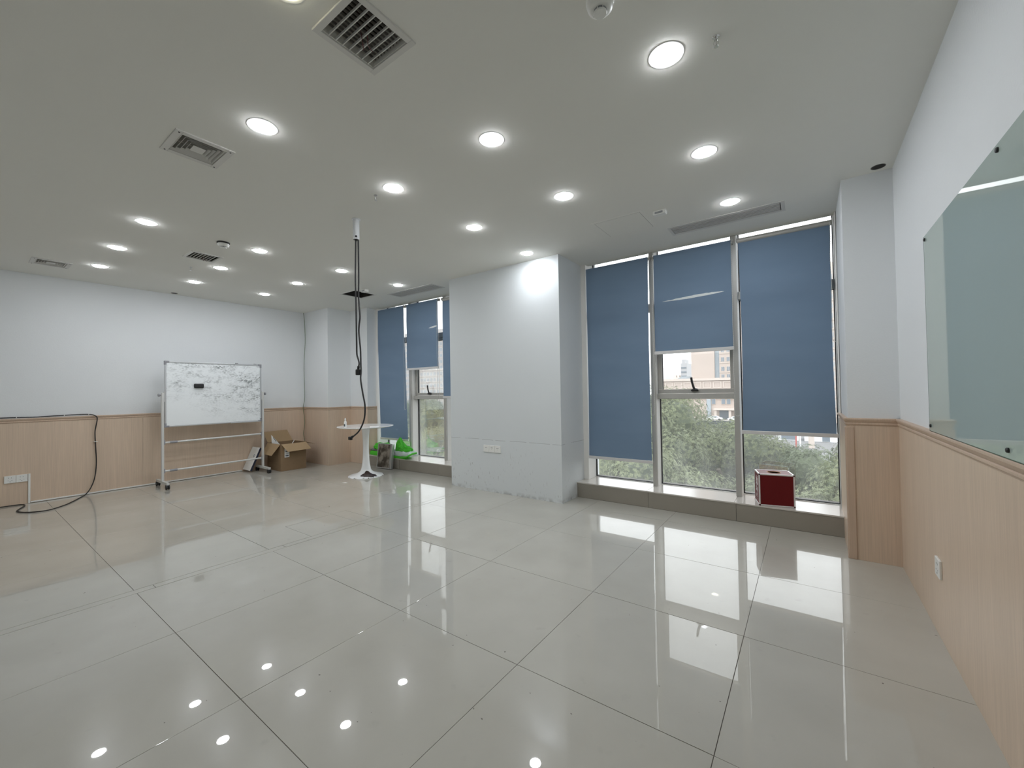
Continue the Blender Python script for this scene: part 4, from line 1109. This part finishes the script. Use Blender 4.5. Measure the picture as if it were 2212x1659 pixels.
# ------------------------------------------------------------------ hanging pipe and cables
px_, py_ = -3.073, 2.031
t = thing('cable_conduit', 'short white pipe hanging from the ceiling with cables coming out', 'pipe', (px_, py_, ZC))
MB().lathe([(.034, 0), (.036, -.004), (.030, -.007), (.026, -.008)], (px_, py_, ZC), 28).build('flange', M['pvc'], t, True)
MB().lathe([(.0265, -.002), (.0265, -.172), (.0235, -.176), (.0235, -.004)], (px_, py_, ZC), 28).build('pipe', M['pvc'], t, True)
hx_ = Vector((.8, -.6, 0)).normalized()
MB().cyl(Vector((px_, py_, ZC - .155)) + hx_ * .022, Vector((px_, py_, ZC - .155)) + hx_ * .0275, .009, n=14).build('side_hole_disc', M['black'], t)  # black disc, paints the darkness of a hole in the pipe
c1 = [(-3.082, py_, 2.68), (-3.082, py_, 2.52), (-3.092, py_, 2.209), (-3.086, py_, 1.979), (-3.084, py_, 1.75), (-3.082, py_, 1.636), (-3.080, py_, 1.556), (-3.061, py_, 1.510), (-3.044, py_ - .004, 1.475), (-3.051, py_ - .004, 1.447), (-3.058, py_, 1.425)]
t = thing('hanging_cable', 'shorter black cable hanging from the white pipe, ending in a plug halfway down', 'cable', (px_, py_, 2.53))
MB().tube(c1, .0065, 10).build('cord', M['cable'], t, True)
MB().tube([(-3.052, py_ - .004, 1.452), (-3.062, py_, 1.425)], .011, 10, sub=1).box(-3.086, py_ - .014, 1.378, -3.050, py_ + .014, 1.428, .006).build('plug', M['black'], t)
c2 = [(-3.062, py_ + .010, 2.68), (-3.060, py_ + .010, 2.52), (-3.059, py_ + .01, 2.203), (-3.064, py_ + .01, 2.067), (-3.057, py_ + .01, 1.975), (-3.046, py_ + .01, 1.871), (-3.062, py_ + .012, 1.805), (-3.070, py_ + .014, 1.749), (-3.056, py_ + .01, 1.68), (-3.043, py_ + .01, 1.588), (-3.040, py_ + .010, 1.475), (-3.038, py_ + .01, 1.407), (-3.029, py_, 1.339), (-3.003, py_, 1.227), (-2.973, py_, 1.115), (-2.988, py_, 1.004), (-3.055, py_, .912), (-3.133, py_, .863), (-3.17, py_, .848)]
t = thing('hanging_cable', 'longer black cable hanging from the white pipe and curling above the table', 'cable', (px_, py_ + .02, 2.53))
MB().tube(c2, .0065, 10).build('cord', M['cable'], t, True)
MB().tube([(-3.150, py_, .856), (-3.175, py_, .846)], .010, 10, sub=1).box(-3.205, py_ - .012, .824, -3.170, py_ + .012, .853, .005).build('plug', M['black'], t)

# black cord draped over the left wainscot and across the floor
t = thing('black_power_cord', 'black cord running along the wainscot cap, down the left wall and over the floor', 'cord', (XL + .03, 1.12, .99))
xw = XL + .022
MB().tube([(xw, -.4, 1.004), (xw, .352, 1.008), (xw, .6, 1.004), (xw, .773, 1.010), (xw + .004, .95, 1.014), (xw + .008, 1.07, 1.010), (xw + .03, 1.118, .985), (xw + .032, 1.128, .945), (xw + .026, 1.118, .86), (xw + .014, 1.111, .772), (xw + .012, 1.117, .60), (xw + .012, 1.124, .386), (xw + .016, 1.108, .20), (xw + .03, 1.070, .08), (xw + .06, 1.02, .012), (-7.20, .95, .007), (-7.00, .86, .007), (-6.84, .768, .007), (-6.72, .64, .007), (-6.78, .52, .007), (-6.93, .45, .007), (-7.06, .47, .007), (-7.20, .515, .007), (-7.30, .525, .007), (-7.36, .49, .007), (-7.38, .36, .007), (-7.37, .1, .007), (-7.36, -.5, .007)], .0058, 10).build('cord', M['cable'], t, True)
for (y, z) in ((.47, 1.008), (.845, 1.012), (1.055, 1.012)): MB().box(xw - .006, y - .004, z - .006, xw + .012, y + .004, z + .010, .002).build('cable_clip', M['white_plastic'], t)
MB().box(xw - .010, 1.100, .655, xw + .020, 1.136, .662, .001).build('cable_clip', M['white_plastic'], t)

# green wire in the left corner
t = MB().tube([(-7.375, 3.785, 2.700), (-7.335, 3.785, 2.45), (-7.325, 3.785, 2.157), (-7.36, 3.785, 1.90), (-7.375, 3.785, 1.657), (-7.362, 3.785, 1.38), (-7.358, 3.785, 1.16), (-7.376, 3.78, 1.06), (-7.385, 3.772, .99), (-7.378, 3.775, .90), (-7.350, 3.78, .733), (-7.372, 3.78, .62), (-7.395, 3.78, .518), (-7.380, 3.78, .44), (-7.352, 3.78, .37), (-7.34, 3.775, .28)], .0045, 8).build('green_wire', M['green_wire'], None, True)
tag(t, 'thin green wire hanging down the far left corner behind the cardboard box', 'wire')

# ------------------------------------------------------------------ sockets and trunking
def socket(label, cat, cx, cy, cz, normal, n, wdt, hgt=.084, holes5=True, name='wall_socket'):
    """n plates side by side; normal '+x','-x','-y'"""
    t = thing(name, label, cat, (cx, cy, cz))
    for k in range(n):
        o = (k - (n - 1) / 2) * wdt
        hw = wdt / 2 - .001
        def P(a, b, c, d, e_, f_, bev, nm, m, par):
            # a..b along wall, c..d up, e..f out
            if normal == '+x': return MB().box(cx + e_, cy + a, cz + c, cx + f_, cy + b, cz + d, bev).build(nm, M[m], par)
            if normal == '-x': return MB().box(cx - e_, cy + a, cz + c, cx - f_, cy + b, cz + d, bev).build(nm, M[m], par)
            return MB().box(cx + a, cy - e_, cz + c, cx + b, cy - f_, cz + d, bev).build(nm, M[m], par)
        pt = P(o - hw, o + hw, -hgt / 2, hgt / 2, 0, .010, .002, 'face_plate', 'white_plastic', t)
        for a, c, w__, h__ in ((-.014, .018, .003, .009), (.008, .018, .003, .009), (-.017, -.012, .008, .003), (.010, -.012, .008, .003), (-.002, -.026, .004, .009)) if holes5 else ((-.014, .012, .012, .005), (.004, .012, .010, .005), (-.004, -.006, .004, .004)):
            P(o + a, o + a + w__, c - h__ / 2, c + h__ / 2, .0101, .0106, 0, 'socket_slot', 'print', pt)
    return t
socket('white double wall socket low on the left wall', 'socket', XL + .012, .470, .301, '+x', 2, .088)
socket('row of three small white sockets on the white pier between the windows', 'socket', -3.111, CY, .524, '-y', 3, .088, .084, False)
socket('single white socket low on the right wall wainscot', 'socket', XR - .012, 2.785, .345, '-x', 1, .088, .088)
t = thing('cable_trunking', 'thin white cable trunking along the foot of the left wall', 'trunking', (XL + .012, .57, 0))
MB().box(XL + .012, .560, .001, XL + .024, .578, .345, .002).build('upright_run', M['white_plastic'], t)
MB().box(XL + .012, .580, .0045, XL + .028, 2.79, .020, .002).build('floor_run', M['white_plastic'], t)

# ------------------------------------------------------------------ glass marker board on the right wall
gbx = thing('glass_marker_board', 'large frameless grey-green glass board mounted on the right wall', 'glass board', (XR - .02, 1.6, 1.47))
GY0, GY1, GZ0, GZ1 = .35, 2.835, .996, 1.955
MB().box(XR - .022, GY0, GZ0, XR - .0165, GY1, GZ1, .001).build('glass_panel', M['glass_board'], gbx)
MB().box(XR - .0225, GY0, GZ0 - .001, XR - .016, GY1, GZ0 + .0015).box(XR - .0225, GY1 - .001, GZ0, XR - .016, GY1 + .0006, GZ1).build('polished_edge', M['glass_edge'], gbx)
for yy in (2.806, 1.867, .93):
    for zz in (1.934, 1.022):
        MB().cyl((XR - .001, yy, zz), (XR - .024, yy, zz), .0065, n=16).lathe([(0, 0), (.008, 0), (.008, -.004), (.006, -.006), (0, -.006)], (XR - .0222, yy, zz), 16, 'x').build('standoff_bolt', M['black'], gbx, True)

# ------------------------------------------------------------------ outdoors
ground = MB().box(-420, 5.2, -11.3, 260, 600, -11.0).build('street_ground', M['asphalt'])
tag(ground, kind='structure'); ground['label'] = 'grey street far below the windows'
def crown_mesh(seed, m, rad, hgt, nspr):
    rs = np.random.RandomState(seed)
    # puffs
    npf = 26
    a = rs.uniform(0, 2 * PI, npf); rr = rad * np.sqrt(rs.uniform(0, 1, npf)) * .78
    zz = rs.uniform(-.5, .5, npf) * hgt * np.sqrt(np.clip(1 - (rr / rad) ** 2, .05, 1))
    pc = np.stack([rr * np.cos(a), rr * np.sin(a), zz], 1)
    pr = rs.uniform(.24, .42, npf) * rad
    k = rs.randint(0, npf, nspr)
    d = rs.normal(size=(nspr, 3)); d[:, 2] = d[:, 2] * .9 + .15
    d /= np.linalg.norm(d, axis=1)[:, None]
    c = pc[k] + d * pr[k][:, None] * rs.uniform(.72, 1.05, nspr)[:, None]
    nl = 6
    V = []; 
    t1 = np.cross(d, rs.normal(size=(nspr, 3))); t1 /= np.linalg.norm(t1, axis=1)[:, None]
    t2 = np.cross(d, t1)
    vs = np.zeros((nspr, nl, 4, 3))
    for q in range(nl):
        an = 2 * PI * q / nl + rs.uniform(-.4, .4, nspr)
        dr = t1 * np.cos(an)[:, None] + t2 * np.sin(an)[:, None] + d * rs.uniform(-.1, .5, nspr)[:, None]
        dr[:, 2] -= .15
        dr /= np.linalg.norm(dr, axis=1)[:, None]
        sd = np.cross(dr, d); sd /= (np.linalg.norm(sd, axis=1)[:, None] + 1e-6)
        ln = rs.uniform(.055, .095, nspr)[:, None]; wd = ln * .20
        vs[:, q, 0] = c; vs[:, q, 1] = c + dr * ln * .5 + sd * wd
        vs[:, q, 2] = c + dr * ln - d * ln * .15; vs[:, q, 3] = c + dr * ln * .5 - sd * wd
    vs = vs.reshape(-1, 3)
    nf = nspr * nl
    me = bpy.data.meshes.new('foliage')
    me.vertices.add(len(vs)); me.vertices.foreach_set('co', vs.ravel())
    me.loops.add(nf * 4); me.loops.foreach_set('vertex_index', np.arange(nf * 4, dtype=np.int32))
    me.polygons.add(nf); me.polygons.foreach_set('loop_start', np.arange(0, nf * 4, 4, dtype=np.int32))
    me.polygons.foreach_set('loop_total', np.full(nf, 4, dtype=np.int32))
    me.update(); me.validate()
    me.materials.append(M[m])
    # added inner dark mass so that the crown is not see-through
    core = MB()
    for i in range(npf):
        core.lathe([(0, -pr[i] * .72), (pr[i] * .5, -pr[i] * .5), (pr[i] * .7, 0), (pr[i] * .5, pr[i] * .5), (0, pr[i] * .72)], tuple(pc[i]), 8)
    return me, core
crowns = []
for sd, mm, rad, hg, ns in ((1, 'leaf', 3.6, 4.6, 42000), (2, 'leaf_dark', 3.3, 4.4, 36000), (3, 'leaf_olive', 3.4, 5.0, 26000)):
    me, core = crown_mesh(sd, mm, rad, hg, ns)
    cme = core.mesh('crown_filler', M['leaf_dark'])
    crowns.append((me, cme))
def tree(x, y, ztop, kind, label, s_=1.0, rot=0.0, group='street trees outside'):
    hgt = (4.6, 4.4, 5.0)[kind] * s_
    zc = ztop - hgt * .72
    t = thing('street_tree', label, 'tree', (x, y, -11.0), group)
    t.rotation_euler.z = rot
    me, cme = crowns[kind]
    f = bpy.data.objects.new('foliage', me); COL.objects.link(f); f.parent = t; f.location = (0, 0, zc + 11); f.scale = (s_,) * 3; f['kind'] = 'stuff'
    g = bpy.data.objects.new('crown_filler', cme); COL.objects.link(g); g.parent = t; g.location = (0, 0, zc + 11); g.scale = (s_ * .93,) * 3; g['kind'] = 'stuff'
    MB().tube([(0, 0, 0), (.1, .05, 3), (-.05, .1, 6), (.05, 0, zc + 10.5)], .22, 10, sub=3).tube([(-.05, .1, 5.5), (.9, .3, 7.2), (1.5, .6, 8.6)], .09, 8, sub=3).tube([(0, .1, 5.8), (-.8, -.4, 7.4), (-1.5, -.6, 8.8)], .09, 8, sub=3).build('trunk', M['bark'], t, True, off=(0, 0, 0))
for i, a in enumerate([
    (-5.2, 15.0, -.75, 0, 'tree crown filling the lower left of the middle pane in the right window', 1.0, 0.3),
    (-1.9, 14.6, -1.55, 1, 'dark green crown low behind the red box, right window', .95, 1.9),
    (1.5, 16.0, -.95, 0, 'grey-green crown at the right edge of the right window', 1.0, 4.0),
    (-8.8, 17.0, -.2, 1, 'dark crown seen below the blind at the left pane of the right window', 1.05, 2.2),
    (-6.0, 20.3, 1.4, 0, 'taller light green crown standing highest in the middle pane', 1.08, 5.1),
    (-2.6, 20.5, -.15, 0, 'green crown under the building entrance in the middle pane', 1.0, .9),
    (.5, 20.8, -.55, 1, 'crown below the street railing in the right pane', 1.0, 3.2),
    (4.8, 21.0, -.9, 0, 'crown beyond the right jamb of the right window', 1.0, 1.0),
    (-11.0, 24.0, .9, 0, 'crown behind the others on the left of the right window', 1.1, 2.7),
    (-24.0, 21.0, -1.2, 2, 'olive crown in the front of the left window view', 1.1, 1.2),
    (-26.5, 26.0, .5, 2, 'pale olive crown filling the middle of the left window pane', 1.15, 4.4),
    (-31.5, 28.0, .8, 0, 'green crown at the left of the left window view', 1.15, 2.0),
    (-20.0, 17.0, -2.6, 0, 'bright green lower crown at the bottom of the left window', 1.0, .4),
    (-36.0, 31.5, .9, 1, 'dark crown farthest left outside the left window', 1.1, 3.0)]):
    tree(*a)

# plaza and stone building across the street
pz = MB().box(-60, 138.5, -11, -14, 190, -9.2).build('raised_plaza', M['paving']); tag(pz, 'raised pale plaza in front of the stone building', 'plaza')
fw = MB().box(-58, 138.0, -11, -14, 138.4, -9.0).box(-58, 137.0, -11, -14, 138.0, -9.4).build('dark_plaza_wall', M['darkwall']); tag(fw, 'dark low wall along the plaza edge', 'wall')
bA = thing('stone_building', 'pale pink stone hotel-like building with podium, seen in the middle pane of the right window', 'building', (-28, 160, -9.2))
MB().box(-45, 150.6, -9.2, -14, 175, 4.2).build('podium', M['stone'], bA)
MB().box(-45.2, 150.0, 3.7, -14, 151, 4.5).box(-45.2, 150.2, 0.2, -14, 150.7, .7).box(-45.2, 150.2, -2.6, -14, 150.7, -2.2).build('cornice', M['stone_lt'], bA)
for x in np.arange(-44, -15, 3.1):
    MB().box(x, 150.45, 1.1, x + 2.6, 150.62, 1.4).box(x, 150.45, 3.0, x + 2.6, 150.62, 3.3).box(x, 150.45, 1.4, x + .3, 150.62, 3.0).box(x + 2.3, 150.45, 1.4, x + 2.6, 150.62, 3.0).build('stone_panel', M['stone_lt'], bA)
MB().box(-32.2, 151.2, 4.2, -24.9, 172, 46).build('blank_tower', M['stone'], bA)
MB().box(-24.9, 152.0, 4.2, -23.4, 170, 45).build('glazed_strip', M['bluegrey'], bA)
MB().box(-23.4, 151.2, 4.2, -12, 172, 46).build('window_tower', M['stone'], bA)
for zi in range(0, 13):
    z = 3.6 + 3.15 * zi + (0.6 if zi == 0 else 0)
    for xi in range(6):
        x = -22.9 + 1.65 * xi
        f = MB().box(x, 151.12, z - .1, x + 1.05, 151.25, z + 1.5).build('window_frame', M['stone_lt'], bA)
        MB().box(x + .08, 151.08, z, x + .48, 151.16, z + 1.38).box(x + .56, 151.08, z, x + .97, 151.16, z + 1.38).build('window_pane', M['glassfar'], f)
    MB().box(-23.4, 151.02, z - .55, -12, 151.2, z - .35).build('string_course', M['stone_lt'], bA)
MB().box(-27.4, 150.2, -9.2, -26.1, 150.7, -2.6).build('dark_pilaster', M['bluegrey'], bA)
for xx in (-25.8, -22.9, -21.3, -19.2, -17.6):
    f = MB().box(xx - .15, 150.4, -4.4, xx + 1.2, 150.62, -2.5).build('window_frame', M['stone_lt'], bA)
    MB().box(xx, 150.3, -4.25, xx + 1.05, 150.42, -2.6).build('window_pane', M['glassfar'], f)
MB().box(-24.8, 146.5, -6.1, -17.5, 150.6, -5.6).box(-24.6, 147, -9.2, -23.9, 147.6, -6.1).box(-20.4, 147, -9.2, -19.7, 147.6, -6.1).build('entrance_canopy', M['stone_lt'], bA)
MB().box(-23.6, 150.3, -9.2, -20.5, 150.62, -6.4).build('entrance_glass', M['glassfar'], bA)
MB().prism([(-38.4, 4.2), (-36.6, 5.4), (-33.0, 5.4), (-31.8, 4.2)], 'y', 155, 165).build('low_roof', M['bluegrey'], bA)
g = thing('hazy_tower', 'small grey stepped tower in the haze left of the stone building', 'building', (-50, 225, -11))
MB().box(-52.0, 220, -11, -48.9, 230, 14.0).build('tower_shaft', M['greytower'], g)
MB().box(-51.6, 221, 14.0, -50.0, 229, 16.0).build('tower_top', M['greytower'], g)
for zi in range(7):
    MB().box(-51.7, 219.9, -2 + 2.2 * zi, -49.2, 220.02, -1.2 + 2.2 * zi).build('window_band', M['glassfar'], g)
rs = random.Random(4)
for k in range(5):
    x = -101 + k * 3.0 + rs.uniform(-.5, .5); h = rs.uniform(13, 20); wd = rs.uniform(1.4, 2.4)
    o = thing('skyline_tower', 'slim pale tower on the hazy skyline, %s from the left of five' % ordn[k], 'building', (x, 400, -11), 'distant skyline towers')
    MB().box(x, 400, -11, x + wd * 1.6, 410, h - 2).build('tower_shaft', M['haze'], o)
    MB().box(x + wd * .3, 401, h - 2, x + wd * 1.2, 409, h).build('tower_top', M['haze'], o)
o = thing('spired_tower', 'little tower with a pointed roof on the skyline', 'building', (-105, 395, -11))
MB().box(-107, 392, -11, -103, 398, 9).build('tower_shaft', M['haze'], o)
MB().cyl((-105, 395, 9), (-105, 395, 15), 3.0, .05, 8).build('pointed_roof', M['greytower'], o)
# cars on the plaza
def car(x, y, z, label, rot=0):
    c_ = thing('parked_car', label, 'car', (x, y, z), None)
    b = MB()
    prof = [(-2.2, .35), (-2.25, .75), (-1.5, .92), (-.9, 1.38), (.7, 1.42), (1.5, .98), (2.15, .85), (2.25, .4)]
    b.prism([(x + p, z + q) for p, q in prof], 'y', y - .85, y + .85)
    b.build('body', M['carwhite'], c_)
    MB().prism([(x - .85, z + .95), (x - .65, z + 1.32), (x + .6, z + 1.36), (x + 1.2, z + .98)], 'y', y - .87, y + .87).build('side_windows', M['glassfar'], c_)
    for dx in (-1.4, 1.4):
        for dy in (-.8, .8):
            MB().cyl((x + dx, y + dy - .1, z + .33), (x + dx, y + dy + .1, z + .33), .33, n=16).build('wheel', M['black'], c_)
car(-23.9, 143.5, -9.2, 'white car parked left of the building entrance')
car(-18.0, 144.0, -9.2, 'white car parked right of the building entrance')
# street furniture seen under the wide blind
pb = thing('street_pavilion', 'low white roadside building seen just under the wide blind', 'building', (2, 112, -11))
MB().box(-5.5, 112, -11, -1.6, 116, -9.2).box(-.6, 112, -11, 5.2, 118, -9.0).build('wall', M['carwhite'], pb)
MB().box(-.6, 111.7, -9.4, 2.2, 112, -8.8).build('roof_edge', M['stone_lt'], pb)
MB().box(2.6, 111.9, -10.9, 3.9, 112.02, -9.3).build('dark_opening', M['glassfar'], pb)
MB().box(-4.9, 111.9, -10.8, -2.0, 112.02, -9.9).build('dark_opening', M['glassfar'], pb)
for x, m_, l in ((-1.9, 'barrier_red', 'red roadside post seen under the wide blind'), (-1.2, 'carwhite', 'white roadside post seen under the wide blind'), (.6, 'stone_lt', 'thick stone roadside post seen under the wide blind')):
    o = thing('roadside_post', l, 'post', (x, 100, -11))
    r_ = .13 if m_ != 'stone_lt' else .5
    MB().cyl((x, 100, -11), (x, 100, -8.0), r_, n=14).build('post_shaft', M[m_], o)
    MB().cyl((x, 100, -8.0), (x, 100, -7.85), r_ * 1.3, n=14).build('post_cap', M['carwhite'], o)
# tall white tower behind the right jamb and an apartment tower for the left window
def tower(name, label, x0, x1, y0, y1, zt, m, cols, fh):
    o = thing(name, label, 'building', ((x0 + x1) / 2, y0, -11))
    MB().box(x0, y0, -11, x1, y1, zt).build('wall', M[m], o)
    cw = (x1 - x0) / cols
    z = -8.5
    while z < zt - fh:
        b = MB()
        for k in range(cols): b.box(x0 + cw * (k + .18), y0 - .12, z, x0 + cw * (k + .78), y0 + .02, z + fh * .5)
        b.build('window_row', M['hazeglass'], o)
        MB().box(x0, y0 - .3, z - fh * .22, x1, y0, z - fh * .12).build('balcony_edge', M['stone_lt'], o)
        z += fh
    return o
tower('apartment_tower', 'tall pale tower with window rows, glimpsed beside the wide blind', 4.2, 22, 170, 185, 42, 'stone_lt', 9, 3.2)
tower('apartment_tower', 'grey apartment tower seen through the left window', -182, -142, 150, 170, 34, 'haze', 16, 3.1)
